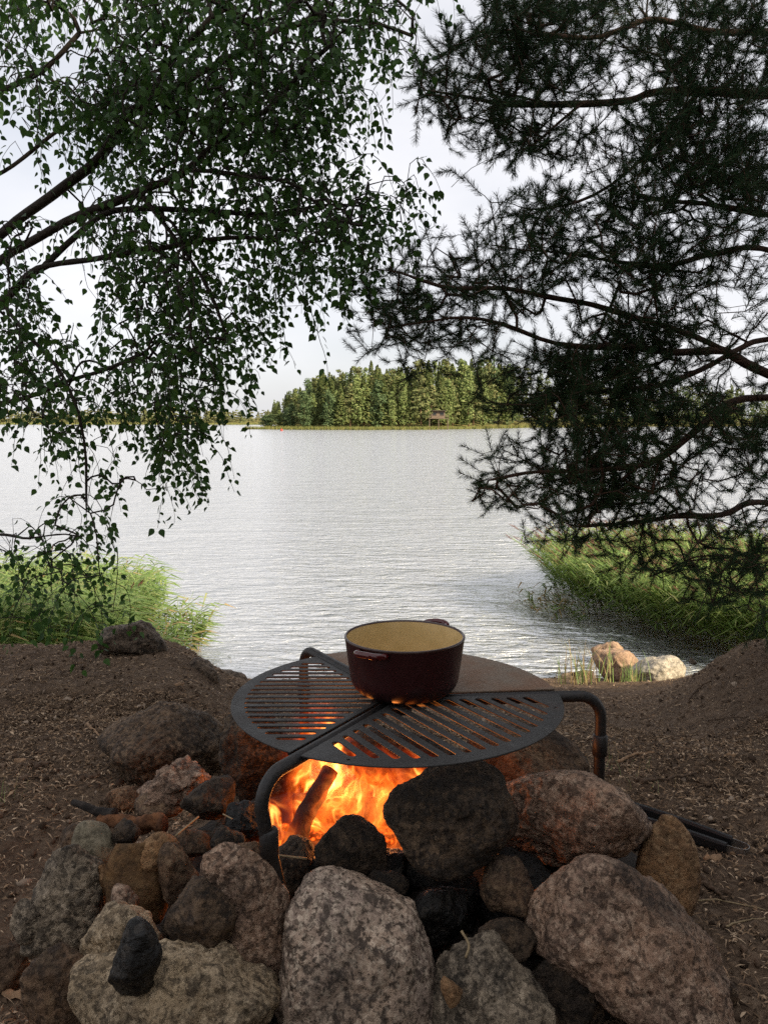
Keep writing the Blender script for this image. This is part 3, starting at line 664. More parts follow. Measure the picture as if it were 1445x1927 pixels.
for lab, u0, u1, v0, v1, Y, mt in [  # the black ones are added fillers that hold back firelight and darken gaps
  ('added black filler stone keeping the gap under the leaning boulder dark', 640, 770, 1590, 1740, 1.56, 'black'), ('added black filler stone blocking firelight deep under the leaning boulder', 755, 905, 1580, 1760, 1.56, 'black'),
  ('added black filler stone blocking firelight behind the rusty orange one', 890, 1040, 1600, 1790, 1.54, 'black'), ('added black filler stone blocking firelight at the front grate leg', 535, 660, 1600, 1740, 1.58, 'black'),
  ('brown cobble below the small round orange stone', 318, 398, 1556, 1612, 1.60, 'brown'), ('grey cobble beside the tan half hidden stone', 92, 152, 1592, 1646, 1.63, 'grey'),
  ('small dark cobble under the scorched wood', 212, 268, 1542, 1590, 1.62, 'dark'), ('dark cobble left of the front grate leg', 395, 462, 1556, 1618, 1.58, 'dark'),
  ('small grey cobble at the left edge above the lower left stones', 22, 84, 1694, 1772, 1.46, 'grey'), ('pinkish cobble wedged below the ochre stone', 204, 262, 1668, 1722, 1.40, 'pink'),
  ('reddish cobble above the long pink slab', 430, 505, 1580, 1640, 1.50, 'brown'), ('yellow brown pebble beside the flat grey stone', 828, 872, 1838, 1890, 1.25, 'orange')]:
    rock(lab, u0, u1, v0, v1, 0, mt, 0.85, Y=Y, p=5.5, rough=0.05, sub=5)
# stones by the shore
SH = 'stones along the lake shore'
def grock(label, u0, u1, v0, v1, Y, mat, **kw): return rock(label, u0, u1, v0, v1, 0, mat, Y=Y, group=SH, **kw)
grock('large dark rock on the edge of the left bank', 180, 318, 1166, 1258, 4.25, 'shore_dark', dr=0.8, p=10, rough=0.07, seed=3, roll=-0.2)
grock('brown rock slab sunk in the slope left of the grate', 345, 416, 1238, 1312, 4.05, 'shore_dark', dr=0.8, p=4.5, seed=8, rough=0.06)
grock('pink boulder at the water edge on the right', 1116, 1226, 1216, 1300, 8.4, 'shore_pink', dr=0.8, p=7, seed=10)
grock('bright white boulder beside the pink one on the right shore', 1184, 1286, 1230, 1300, 7.9, 'shore_white', dr=0.8, p=9, seed=21, roll=0.2)
grock('low reddish rock in the water behind the pink boulder', 1110, 1178, 1206, 1256, 9.3, 'shore_pink', dr=0.7, p=10, seed=16)
grock('small mossy stone standing in the water at the left', 405, 430, 1212, 1228, 10.3, 'olive', dr=0.8, p=6, seed=19)
grock('small pale stone on the crest of the right bank', 1296, 1312, 1238, 1250, 4.9, 'grey', dr=0.8, p=6, seed=27, name='pebble')
g = np.random.default_rng(55)
for k, lab in enumerate(['leftmost dark pebble at the waterline behind the grate', 'second dark pebble at the waterline behind the grate', 'brown pebble at the waterline left of the grate', 'grey pebble on the shore right of the grate', 'rightmost small pebble on the shore by the pink boulder']):
    u = [425, 447, 398, 1068, 1098][k]; v = [1276, 1280, 1268, 1278, 1282][k]
    p_ = on_z(u, v, WATER_Z + 0.12); s = g.uniform(0.12, 0.22)
    tag(link('pebble', rock_mesh('pebble', (s*1.4, s, s*0.9), 300 + k, 'shore_dark', sub=4), loc=(p_[0], p_[1], gz1(p_[0], p_[1]) + 0.03)), lab, 'stone', SH)

# ------------------------------------------------------------------ grate on its three-armed stand
def iron_material(name, base, rust, rust_amt, rough=0.55, spec=0.5):
    M = NT(name); v = M.obj_vec()
    n1 = M.noise(v, 9, 6, 0.65); n2 = M.noise(v, 160, 3, 0.6)
    col = M.mix(M.ramp(n1, [(0.62 - 0.3*rust_amt, 0.0), (0.80 - 0.2*rust_amt, rust_amt)]), base, rust)
    col = M.mix(M.ramp(n2, [(0.3, 0.5), (0.5, 0.0)]), col, tuple(c*0.3 for c in base))
    ash = M.ramp(M.noise(v, 34, 5, 0.7), [(0.60, 0.0), (0.78, 0.45)])
    col = M.mix(ash, col, (0.16, 0.15, 0.14))
    return M.done(M.bsdf(col, M.ramp(n1, [(0.3, rough - 0.12), (0.7, rough + 0.2)]), spec, M.bump(n2, 0.25, 0.002), 0.35))
IRON = iron_material('sooty_cast_iron', (0.046, 0.044, 0.042), (0.085, 0.055, 0.040), 0.35)
PLATE_M = iron_material('weathered_rusty_griddle', (0.205, 0.155, 0.112), (0.21, 0.112, 0.066), 0.75, 0.6)
BLACKTUBE = simple('black_painted_steel_tube', (0.010, 0.010, 0.011), 0.5, 0.4, 0.4, 70, 0.15, color2=(0.022, 0.017, 0.014))
GZ, GC, GR = 0.510, np.array([0.030, 1.790]), 0.378
ARM = [R(5), R(122), R(238)]
def arc(cx, cy, r, a0, a1, n): return [(cx + r*math.cos(a0 + (a1-a0)*i/(n-1)), cy + r*math.sin(a0 + (a1-a0)*i/(n-1))) for i in range(n)]
def plate_mesh(name, outer, holes, th, mat):
    cu = bpy.data.curves.new(name, 'CURVE'); cu.dimensions = '2D'; cu.fill_mode = 'BOTH'; cu.extrude = th/2; cu.bevel_depth = 0.0008; cu.bevel_resolution = 0
    for loop in [outer] + holes:
        s = cu.splines.new('POLY'); s.points.add(len(loop) - 1); s.use_cyclic_u = True
        for pt_, c in zip(s.points, loop): pt_.co = (c[0], c[1], 0, 1)
    o = bpy.data.objects.new('tmp', cu); COL.objects.link(o)
    dg = bpy.context.evaluated_depsgraph_get(); me = bpy.data.meshes.new_from_object(o.evaluated_get(dg))
    bpy.data.objects.remove(o); bpy.data.curves.remove(cu)
    me.name = name; me.materials.clear(); me.materials.append(mat); return me
def sector(a0, a1, gap):
    """outline of a sector whose straight edges stay `gap` clear of the arm lines"""
    b0, b1 = math.asin(gap/GR), math.asin(gap/GR)
    pts = arc(0, 0, GR, a0 + b0, a1 - b1, 44)
    half = (a1 - a0)/2; tip = gap/math.sin(half); am = (a0 + a1)/2
    return pts + [(tip*math.cos(am), tip*math.sin(am))]
def slots(a0, a1, gap, pitch, sw, margin_edge, margin_rim):
    am, half = (a0 + a1)/2, (a1 - a0)/2; out = []
    n = int(GR*math.sin(half)*2/pitch) + 2
    for k in range(-n, n + 1):
        s = (k + 0.5)*pitch                       # offset across the bisector
        if abs(s) > GR*0.95: continue
        x1 = math.sqrt(max(0, (GR - margin_rim)**2 - s*s))
        x0 = (gap + margin_edge)/math.sin(half) + abs(s)/math.tan(half)
        if abs(half - math.pi/2) < 0.01: x0 = margin_edge
        x0, x1 = x0 + sw/2, x1 - sw/2
        if x1 - x0 < 0.018: continue
        loc = arc(x1, s, sw/2, -math.pi/2, math.pi/2, 6) + arc(x0, s, sw/2, math.pi/2, 3*math.pi/2, 6)
        c_, s_ = math.cos(am), math.sin(am)
        out.append([(x*c_ - y*s_, x*s_ + y*c_) for x, y in loc])
    return out
grate = tag(link('fire_grate', None, loc=(GC[0], GC[1], 0)), 'round black iron cooking grate on bent tube legs above the fire', 'grate')
G0 = 0.0145
tube_r = 0.0135
link('griddle_plate', plate_mesh('griddle_plate', sector(ARM[0], ARM[1], G0), [], 0.004, PLATE_M), grate, (0, 0, GZ + 0.0028))['label'] = 'solid rusty grey griddle plate at the back'
holes = slots(ARM[1], ARM[2], G0, 0.0290, 0.0185, 0.012, 0.028)
link('slotted_plate', plate_mesh('slotted_plate', sector(ARM[1], ARM[2], G0), holes, 0.0022, IRON), grate, (0, 0, GZ + 0.0019))
a2 = ARM[0] + 2*math.pi
holes = slots(ARM[2], a2, G0, 0.0330, 0.0185, 0.014, 0.034)
bl = []
for s_ in (-1, 1):
    am = (ARM[2] + a2)/2 + s_*R(47); bl.append(arc(0.361*math.cos(am), 0.361*math.sin(am), 0.0045, 0, 2*math.pi*11/12, 12))
link('slotted_plate', plate_mesh('slotted_plate', sector(ARM[2], a2, G0), holes + bl, 0.0022, IRON), grate, (0, 0, GZ + 0.0019))
for a in ARM:
    ext = GR + (0.055 if a != ARM[2] else 0.045); br = 0.055
    c, s = math.cos(a), math.sin(a); zt = GZ - (0.001 if a == ARM[1] else 0.0095)
    prof = [(0.03, zt), (0.15, zt), (ext - 0.02, zt)] + [(ext + br*math.sin(t), zt - br*(1 - math.cos(t))) for t in np.linspace(0, math.pi/2, 8)]
    prof += [(ext + br, zt - br - 0.06), (ext + br, 0.02)]
    tilt = np.array([0.075, 0.03, 0]) if a == ARM[2] else np.zeros(3)
    lp = np.array([(r*c, r*s, z) for r, z in prof]) + np.array([[0, 0, 0]]*(len(prof)-2) + [tilt*0.12, tilt])
    link('leg', tube_mesh('leg', lp, tube_r, 14, BLACKTUBE), grate)
    bm = bmesh.new(); box_bm(bm, Vector((GR/2, 0, 0)), (GR - 0.01, 0.046, 0.004))
    link('frame_bar', bm_mesh('frame_bar', bm, BLACKTUBE), grate, (0, 0, GZ - 0.0035 - 0.0006*ARM.index(a)), (0, 0, a))
    co = tube_mesh('collar', [(0, 0, 0), (0, 0, 0.004), (0, 0, 0.05), (0, 0, 0.054)], [tube_r + 0.0005, tube_r + 0.0045, tube_r + 0.0045, tube_r + 0.0005], 14, BLACKTUBE)
    link('collar', co, grate, ((ext + br)*c, (ext + br)*s, zt - br - 0.095) if a != ARM[2] else ((ext + br)*c + 0.012, (ext + br)*s + 0.005, zt - br - 0.095))
link('hub', lathe_mesh('hub', [(0, -0.035), (0.035, -0.035), (0.035, -0.008), (0.0, -0.008)], 24, BLACKTUBE, False), grate, (0, 0, GZ + 0.004))

# ------------------------------------------------------------------ enamelled pot
M = NT('dark_red_enamel'); v = M.obj_vec(False); sep = M.n('SeparateXYZ', {0: v}).outputs['Z']
sn = M.noise(v, 22, 5, 0.65)
soot = M.ramp(M.math('ADD', M.math('MULTIPLY', sep, -11.0), M.math('MULTIPLY', sn, 0.9)), [(0.0, 0.25), (0.0001, 0.25), (0.45, 0.97)])
ecol = M.mix(soot, (0.036, 0.0045, 0.0055), (0.005, 0.0035, 0.0035))
ENAMEL = M.done(M.bsdf(ecol, M.ramp(sn, [(0.3, 0.25), (0.7, 0.5)]), 0.45, M.bump(sn, 0.12, 0.002)))
M = NT('cream_enamel'); v = M.obj_vec(False)
ccol = M.ramp(M.noise(v, 30, 5, 0.6), [(0.3, (0.52, 0.37, 0.155)), (0.7, (0.62, 0.45, 0.21))])
CREAM = M.done(M.bsdf(ccol, 0.35, 0.4))
HANDLE = simple('dark_red_gloss_enamel', (0.085, 0.008, 0.009), 0.12, 0.6, 0.3, 40)
RIMM = simple('worn_dark_rim', (0.05, 0.022, 0.018), 0.3, 0.5, 0.4, 60)
pot = tag(link('cooking_pot', None, loc=(0.048, 1.815, GZ + 0.0085)), 'dark red enamel pot with cream inside standing on the grate', 'pot')
PR, PH = 0.140, 0.134
outp = [(0, 0.0), (0.080, 0.0), (0.092, 0.0015)]
for t in np.linspace(0.15, 1, 9): outp.append((0.092 + 0.036*math.sin(t*math.pi/2), 0.0015 + 0.046*(1 - math.cos(t*math.pi/2))))
outp += [(0.1315, 0.070), (0.1355, 0.100), (0.1385, PH - 0.010), (0.1400, PH - 0.004)]
link('body', lathe_mesh('body', outp, 96, ENAMEL), pot)
inp = [(0.1350, PH - 0.003), (0.1335, PH - 0.012), (0.1305, 0.100), (0.1265, 0.070), (0.1235, 0.050)]
for t in np.linspace(0.15, 1, 8): inp.append((0.1235 - 0.032*(1 - math.cos(t*math.pi/2)), 0.050 - 0.042*math.sin(t*math.pi/2)))
inp += [(0, 0.008)]
link('interior', lathe_mesh('interior', inp, 96, CREAM), pot)['label'] = 'cream enamel inside'
link('rim', lathe_mesh('rim', [(0.1401, PH - 0.0045), (0.1406, PH - 0.001), (0.1390, PH + 0.0008), (0.1360, PH + 0.0005), (0.1346, PH - 0.0028)], 96, RIMM), pot)
for a in (R(-122), R(58)):
    pts = []
    for t in np.linspace(-1, 1, 17):
        th = t*0.255; rad = 0.1395 + 0.031*(1 - abs(t)**3.2); pts.append((rad*math.cos(a + th), rad*math.sin(a + th), PH - 0.012 + 0.007*(1 - t*t)))
    hm = tube_mesh('handle', pts, 0.0072, 12, HANDLE)
    link('handle', hm, pot)

# ------------------------------------------------------------------ fire
M = NT('flame_emission'); v = M.n('NewGeometry').outputs['Position']; vo = M.n('TexCoord').outputs['Object']
sx_ = M.n('SeparateXYZ', {0: v})
w1 = M.n('TexNoise', {'Vector': v, 'Scale': 9.0, 'Detail': 2.0}).outputs['Color']
wv_ = M.n('VectorMath', {0: w1, 1: (0.5, 0.5, 0.5)}, operation='SUBTRACT').outputs[0]
wv_ = M.n('VectorMath', {0: wv_, 'Scale': 0.16}, operation='SCALE').outputs[0]
vw = M.n('VectorMath', {0: v, 1: wv_}, operation='ADD').outputs[0]
vst = M.n('Mapping', {'Vector': vw, 'Scale': (1.0, 1.0, 0.55)}).outputs[0]
na = M.noise(vst, 16, 2.5, 0.5); nb = M.noise(vst, 5.0, 2, 0.5)
ridge = M.math('SUBTRACT', 1.0, M.math('ABSOLUTE', M.math('MULTIPLY', M.math('SUBTRACT', na, 0.5), 6.5)), True)
ridge = M.math('POWER', ridge, 2.2)
body = M.ramp(nb, [(0.44, 0.0), (0.62, 1.0)])
rr = M.n('VectorMath', {0: vo}, operation='LENGTH').outputs['Value']
fall = M.ramp(rr, [(0.55, 1.0), (1.0, 0.0)])
den = M.math('MULTIPLY', M.math('ADD', M.math('MULTIPLY', ridge, 0.85), M.math('MULTIPLY', M.math('MULTIPLY', body, ridge), 1.1)), fall)
ecol = M.ramp(den, [(0.0, (1.0, 0.035, 0.002)), (0.4, (1.0, 0.095, 0.006)), (0.8, (1.0, 0.20, 0.020)), (1.0, (1.0, 0.36, 0.065))])
FLAME = M.done(M.n('Emission', {'Color': ecol, 'Strength': M.math('ADD', M.math('MULTIPLY', M.math('POWER', den, 2.6), 27.0), M.math('MULTIPLY', fall, 0.22))}).outputs[0], volume=True)
D, F_ = ico(5)
tong = 1 + 0.14*perlin(D*2.2, 4) + 0.08*perlin(D*5, 9)
fire = tag(link('campfire', None, loc=(-0.055, 1.83, 0.115)), 'bright orange flames burning under the grate', 'fire')
flame_me = np_mesh('flame', D*tong[:, None], F_, [FLAME], True)
for c, r_ in (((0.045, -0.02, 0.095), (0.260, 0.14, 0.185)), ((-0.105, 0.07, 0.16), (0.115, 0.10, 0.225)), ((-0.185, -0.09, 0.08), (0.075, 0.06, 0.13))):
    o = link('flame', flame_me, fire, c); o.scale = r_
fl = bpy.data.lights.new('firelight', 'POINT'); fl.energy = 3.2; fl.color = (1.0, 0.30, 0.06); fl.shadow_soft_size = 0.09
link('firelight', fl, fire, (-0.03, -0.02, 0.13))
M = NT('glowing_embers'); v = M.obj_vec()
hot = M.ramp(M.noise(v, 42, 4, 0.65), [(0.50, 0.0), (0.66, 1.0)])
b = M.bsdf((0.02, 0.017, 0.015), 0.9, 0.1, M.bump(M.noise(v, 60, 5), 0.8, 0.01), **{'Emission Color': (1.0, 0.10, 0.008, 1), 'Emission Strength': M.math('MULTIPLY', hot, 1.6)})
EMBER = M.done(b)
CHAR = simple('charred_wood', (0.014, 0.012, 0.011), 0.9, 0.2, 0.6, 50, 0.9, color2=(0.045, 0.036, 0.03))
n = 90; xs = np.linspace(-0.80, 0.86, n); ys = np.linspace(1.0, 2.62, n); XX, YY = np.meshgrid(xs, ys)
pp = np.stack([XX, YY, 0*XX], -1).reshape(-1, 3)
ZZ = ground_z(XX, YY) + 0.016 + 0.03*np.exp(-(((XX+0.03)/0.30)**4 + ((YY-1.9)/0.26)**4)) + (0.012*fbm(pp*16, 4, 2)).reshape(XX.shape)
edge = sstep(0.56, 0.72, np.hypot(XX-0.03, (YY-1.80)*0.95) + 0.05*perlin(pp*5, 3).reshape(XX.shape)); ZZ = ZZ - 0.08*edge
ii = (np.arange(n-1)[:, None]*n + np.arange(n-1)[None, :]).ravel()
tag(link('ash_bed', np_mesh('ash_bed', np.stack([XX, YY, ZZ], -1).reshape(-1, 3), np.stack([ii, ii+1, ii+n+1, ii+n], 1), [CHAR], True)), 'black ash and charcoal covering the fire pit floor', 'ash', kind='stuff')
V, Fm = [], []; g = np.random.default_rng(3); D3, F3 = ico(1)
for k in range(170):
    c = np.array([g.normal(-0.08, 0.12), g.normal(1.83, 0.09), 0.135 + g.uniform(-0.01, 0.02)]); s = g.uniform(0.008, 0.024)
    V.append(D3*s*g.uniform(0.6, 1.3, 3) + c + g.normal(0, s*.15, D3.shape)); Fm.append(F3 + k*len(D3))
tag(link('embers', np_mesh('embers', np.concatenate(V), np.concatenate(Fm), [EMBER])), 'red glowing embers below the flames', 'embers', kind='stuff')
V, Fm = [], []; D3, F3 = ico(2); gr_ = np.random.default_rng(44)
for k in range(230):
    a = gr_.uniform(0, 6.3); r_ = gr_.uniform(0.28, 0.70); c = np.array([0.03 + r_*math.cos(a), 1.72 + r_*0.85*math.sin(a)]); s = gr_.uniform(0.010, 0.030)
    V.append(D3*s*gr_.uniform(0.6, 1.3, 3)*(1 + 0.25*perlin(D3*1.7, k % 60))[:, None] + np.array([c[0], c[1], gz1(*c) + 0.018])); Fm.append(F3 + k*len(D3))
tag(link('rubble', np_mesh('rubble', np.concatenate(V), np.concatenate(Fm), [RM['dark']])), 'sooty rubble and charcoal bits filling gaps between the ring stones', 'rubble', kind='stuff')
def log(label, a, b, r0, r1, mat, seed, name='burning_log', cat='log', wob=0.12, group='logs burning in the fire', sides=18, seg=26):
    a, b = np.array(a), np.array(b); g = np.random.default_rng(seed); t = np.linspace(0, 1, seg)[:, None]
    pts = a + (b - a)*t; L = np.linalg.norm(b - a)
    pts = pts + np.stack([perlin(np.column_stack([t[:, 0]*2.2, 0*t[:, 0] + k, 0*t[:, 0]]), seed + k) for k in range(3)], 1)*L*wob*0.35
    Vt, Ft = tube_arrays(pts, np.linspace(r0, r1, seg), sides)
    ctr = np.vstack([np.repeat(pts, sides, 0), pts[:1], pts[-1:]]); nn = Vt - ctr
    Vt = ctr + nn*(1 + wob*1.6*fbm(Vt*np.array([38, 38, 38]), 3, seed))[:, None]
    bm = bmesh.new(); vs_ = [bm.verts.new(q_) for q_ in Vt]
    for f in Ft: bm.faces.new([vs_[i] for i in dict.fromkeys(f)])
    bmesh.ops.recalc_face_normals(bm, faces=bm.faces[:])
    return tag(link(name, bm_mesh(name, bm, mat, True)), label, cat, group)
log('charred log standing at the left of the flames', (-0.26, 1.70, 0.10), (-0.13, 1.86, 0.31), 0.028, 0.020, CHAR, 5)
log('charred log lying across the middle of the fire', (-0.22, 1.93, 0.17), (0.20, 1.86, 0.20), 0.042, 0.036, CHAR, 6)
log('charred log leaning at the right of the flames', (0.16, 1.74, 0.10), (0.05, 1.98, 0.28), 0.036, 0.030, CHAR, 7)
RUSTWOOD = simple('scorched_orange_wood', (0.20, 0.088, 0.040), 0.9, 0.15, 0.5, 45, 0.9, color2=(0.075, 0.036, 0.020))
a_, b_ = at(196, 1537, 1.70), at(306, 1546, 1.66)
log('crumbling orange brown piece of scorched wood on the left stones', a_, b_, 0.013, 0.022, RUSTWOOD, 12, 'scorched_wood', 'wood', 0.42, group=None)
log('black charred stick end poking out at the left', at(134, 1511, 1.74), at(216, 1533, 1.705), 0.006, 0.013, CHAR, 14, 'charred_stick', 'stick', 0.16, group=None)

# ------------------------------------------------------------------ tongs on the ground
NYLON = simple('black_nylon_grip', (0.012, 0.012, 0.013), 0.45, 0.4, 0.3, 60)
STEEL = simple('brushed_steel', (0.42, 0.40, 0.38), 0.32, 0.5, 0.25, 80, metal=0.9)
tA = on_z(1372, 1578, 0.045); tB = on_z(1222, 1526, 0.05)
dirv = (tB - tA)[:2]; angT = math.atan2(dirv[1], dirv[0])
zt = gz1(*tA[:2]) + 0.022
tongs = tag(link('tongs', None, loc=(tA[0], tA[1], zt), rot=(0, 0, angT)), 'black handled steel kitchen tongs lying on the dirt', 'tongs')
for s in (-1, 1):
    bm = bmesh.new(); rows = []
    for i, t in enumerate(np.linspace(0, 1, 10)):
        x = t*0.30; y = s*(0.022 + 0.012*t); hw = 0.0075; hh = 0.014 + 0.004*math.sin(t*3)
        rows.append([bm.verts.new((x, y + a*hw, b*hh)) for a, b in ((-.6, -1), (.6, -1), (1, -.6), (1, .6), (.6, 1), (-.6, 1), (-1, .6), (-1, -.6))])
    for a, b in zip(rows[:-1], rows[1:]):
        for j in range(8): bm.faces.new([a[j], a[(j+1) % 8], b[(j+1) % 8], b[j]])
    bm.faces.new(rows[0]); bm.faces.new(rows[-1][::-1]); bmesh.ops.recalc_face_normals(bm, faces=bm.faces[:])
    link('grip', bm_mesh('grip', bm, NYLON), tongs)
bm = bmesh.new(); rows = []
path = [(0.004, -0.022), (-0.02, -0.0215)] + [(-0.034 - 0.016*math.sin(t), -0.0185*math.cos(t)) for t in np.linspace(0.2, math.pi - 0.2, 10)] + [(-0.02, 0.0215), (0.004, 0.022)]
P_ = np.array(path); T_ = np.gradient(P_, axis=0); T_ /= np.linalg.norm(T_, axis=1)[:, None]; N_ = np.stack([-T_[:, 1], T_[:, 0]], 1)
for p_, n_ in zip(P_, N_): rows.append([bm.verts.new((p_[0] + n_[0]*a, p_[1] + n_[1]*a, b*0.0095)) for a, b in ((-.0009, -1), (.0009, -1), (.0009, 1), (-.0009, 1))])
for a, b in zip(rows[:-1], rows[1:]):
    for j in range(4): bm.faces.new([a[j], a[(j+1) % 4], b[(j+1) % 4], b[j]])
bm.faces.new(rows[0]); bm.faces.new(rows[-1][::-1]); bmesh.ops.recalc_face_normals(bm, faces=bm.faces[:])
link('spring', bm_mesh('spring', bm, STEEL), tongs)

# ------------------------------------------------------------------ litter, twigs, chips, grass
g = np.random.default_rng(19)
def ground_pts(n, x0, x1, y0, y1):
    x = g.uniform(x0, x1, n); y = g.uniform(y0, y1, n); return np.stack([x, y, ground_z(x, y) + 0.007], 1)
def sliver_quads(P, L, W, tilt):
    n = len(P); a = g.uniform(0, math.pi, n); e = g.normal(0, tilt, n)
    d = np.stack([np.cos(a)*np.cos(e), np.sin(a)*np.cos(e), np.sin(e)], 1); w = np.stack([-np.sin(a), np.cos(a), g.normal(0, .5, n)], 1)
    L, W = L[:, None], W[:, None]; P = P + np.array([0, 0, 1])*(np.abs(d[:, 2:3])*L*0.4)
    up = np.array([0, 0, 0.003])
    return np.stack([P - d*L, P + w*W + up, P + d*L, P - w*W + up], 1).reshape(-1, 3)
P1 = np.vstack([ground_pts(150000, -2.6, 2.6, 1.0, 3.4), ground_pts(70000, -3.2, 3.4, 3.0, 6.0), ground_pts(16000, -3.6, 4.0, 5.6, 8.6)])
P1 = P1[g.uniform(size=len(P1)) < np.clip(0.80 + 0.9*fbm(P1*np.array([1.9, 1.9, 0]), 3, 40), 0.22, 1)]
P1 = P1[np.hypot(P1[:, 0] - PIT[0], P1[:, 1] - PIT[1] + 0.08) > 0.66]
n = len(P1); small = g.uniform(size=n)
L = np.where(small < 0.7, g.uniform(0.007, 0.019, n), g.uniform(0.003, 0.009, n)); Wd = np.where(small < 0.6, g.uniform(0.0007, 0.0014, n), g.uniform(0.0012, 0.0042, n)) * np.where(g.uniform(size=n) < 0.03, 1.8, 1.0)
V = sliver_quads(P1, L, Wd, 0.22)
lump = P1[g.choice(len(P1), 5200, replace=False)]; D1, F1 = ico(1); ls = g.uniform(0.003, 0.011, len(lump)) * np.where(g.uniform(size=len(lump)) < .06, 1.9, 1.0)
LVt = (lump[:, None] + D1[None] * ls[:, None, None] * g.uniform(0.55, 1.25, (len(lump), 1, 3)) + g.normal(0, .22, (len(lump), len(D1), 3)) * ls[:, None, None]).reshape(-1, 3)
CLOD = leaf_material('earth_crumbs', (0.030, 0.020, 0.014), (0.130, 0.088, 0.060), 0.0, 0.95, 0.1, c3=(0.36, 0.28, 0.21))
tag(link('earth_crumbs', np_mesh('earth_crumbs', LVt, (np.arange(len(lump))[:, None, None]*len(D1) + F1[None]).reshape(-1, 3), [CLOD])), 'crumbs of earth and grit lying on the bare ground', 'soil', kind='stuff')
tag(link('needle_litter', np_mesh('needle_litter', V, np.arange(len(V)).reshape(-1, 4), [CHIP])), 'fallen needles, bark flakes and bits of leaf strewn over the bare ground', 'litter', kind='stuff')

def chip(label, u, v, L, W, rz, mat, name='wood_chip', cat='wood chip', z=None):
    p_ = on_z(u, v, 0.0); zz = gz1(p_[0], p_[1]); p_ = on_z(u, v, zz + 0.01); zz = gz1(p_[0], p_[1]) if z is None else z
    bm = bmesh.new(); gg = np.random.default_rng(int(u + v)); rows = []
    for t in np.linspace(-1, 1, 6):
        w = W*(1 - abs(t)**2.5*0.6)*gg.uniform(.7, 1.15); b = 0.004*gg.normal()
        rows.append([bm.verts.new((t*L/2, -w/2, b)), bm.verts.new((t*L/2, w/2, b + 0.003*gg.normal())), bm.verts.new((t*L/2, w*0.3, b + 0.006)), bm.verts.new((t*L/2, -w*0.3, b + 0.005))])
    for a, b in zip(rows[:-1], rows[1:]):
        for j in range(4): bm.faces.new([a[j], a[(j+1) % 4], b[(j+1) % 4], b[j]])
    bm.faces.new(rows[0]); bm.faces.new(rows[-1][::-1]); bmesh.ops.recalc_face_normals(bm, faces=bm.faces[:])
    return tag(link(name, bm_mesh(name, bm, mat), loc=(p_[0], p_[1], zz + 0.010), rot=(0.1, 0.05, rz)), label, cat, 'bits of wood on the dirt')
chip('bright wood chip below the tip of the tongs', 1340, 1619, 0.050, 0.026, 0.3, WOODCHIP)
chip('thin pale splinter right of the bright chip', 1388, 1606, 0.055, 0.010, 0.4, WOODCHIP)
chip('pale wood chip on the dirt right of the grate leg', 1283, 1365, 0.035, 0.022, 1.0, WOODCHIP)
chip('small orange chip by the right picture edge', 1375, 1423, 0.035, 0.012, 0.1, WOODCHIP)
chip('upper brown bark flake at the far left', 42, 1429, 0.050, 0.030, 0.4, WOODCHIP)
chip('lower brown bark flake at the far left', 75, 1437, 0.070, 0.022, -0.1, TWIG)
chip('bark flake left of the sooty boulder', 178, 1462, 0.040, 0.026, 0.8, TWIG)
chip('yellowish wood piece at the lower left picture edge', 30, 1873, 0.060, 0.022, -0.2, WOODCHIP)
chip('dark bark strip right of the tan boulder', 1345, 1668, 0.075, 0.020, -0.7, TWIG)
chip('pale flake lying near the left bank edge', 338, 1297, 0.040, 0.028, 0.3, WOODCHIP)
def stick(label, uv, zs, r, mat, name='twig', cat='twig', lift=0.008, group='twigs on the dirt'):
    pts = []
    for u, v in uv:
        p_ = on_z(u, v, 0.0); z = gz1(p_[0], p_[1]); p_ = on_z(u, v, z + lift); pts.append((p_[0], p_[1], gz1(p_[0], p_[1]) + lift + r))
    P_ = spline(pts, 14); P_ = P_ + np.random.default_rng(int(uv[0][0])).normal(0, r*0.35, P_.shape)
    return tag(link(name, tube_mesh(name, P_, np.linspace(r, r*0.55, 14), 7, mat)), label, cat, group)
stick('curved pale twig right of the grate leg', [(1163, 1432), (1195, 1420), (1232, 1414)], 0, 0.006, WOODCHIP)
stick('brown stick lying above the tongs', [(1205, 1478), (1250, 1466), (1308, 1462)], 0, 0.006, TWIG)
stick('grey stick left of the sooty boulder', [(163, 1362), (176, 1375), (188, 1386)], 0, 0.005, WOODCHIP)
stick('thin straw on the dirt at the right picture edge', [(1290, 1702), (1350, 1700), (1440, 1712)], 0, 0.0025, STRAW)
stick('dry stem below the thin straw at the right edge', [(1365, 1755), (1400, 1738), (1440, 1735)], 0, 0.0025, STRAW)
stick('brown twig leaning by the right boulder', [(1318, 1652), (1345, 1676), (1362, 1700)], 0, 0.007, TWIG)
stick('long thin twig across the right bank', [(1330, 1312), (1380, 1326), (1442, 1340)], 0, 0.0035, TWIG)
stick('short twig at the far left of the bare ground', [(38, 1366), (62, 1372), (84, 1376)], 0, 0.004, TWIG)
stick('root like twig in front of the white boulder', [(1298, 1288), (1315, 1280), (1338, 1278)], 0, 0.006, TWIG)
def straw(label, uvY, r, mat=STRAW):
    pts = [at(*q_) for q_ in uvY]; return tag(link('dry_straw', tube_mesh('dry_straw', spline(pts, 8), r, 6, mat)), label, 'straw', 'straws on the fire ring')
straw('straw leaning across the dark gap left of the fire', [(331, 1573, 1.56), (352, 1555, 1.60), (374, 1537, 1.64)], 0.0022)
straw('short straw bit above the pink slab', [(420, 1532, 1.60), (437, 1541, 1.58)], 0.0015)
straw('bent straw at the foot of the front grate leg', [(511, 1562, 1.56), (492, 1585, 1.53), (474, 1604, 1.50)], 0.0018)
straw('flat straw lying by the front grate leg', [(472, 1604, 1.50), (500, 1607, 1.50), (578, 1616, 1.49)], 0.0022)
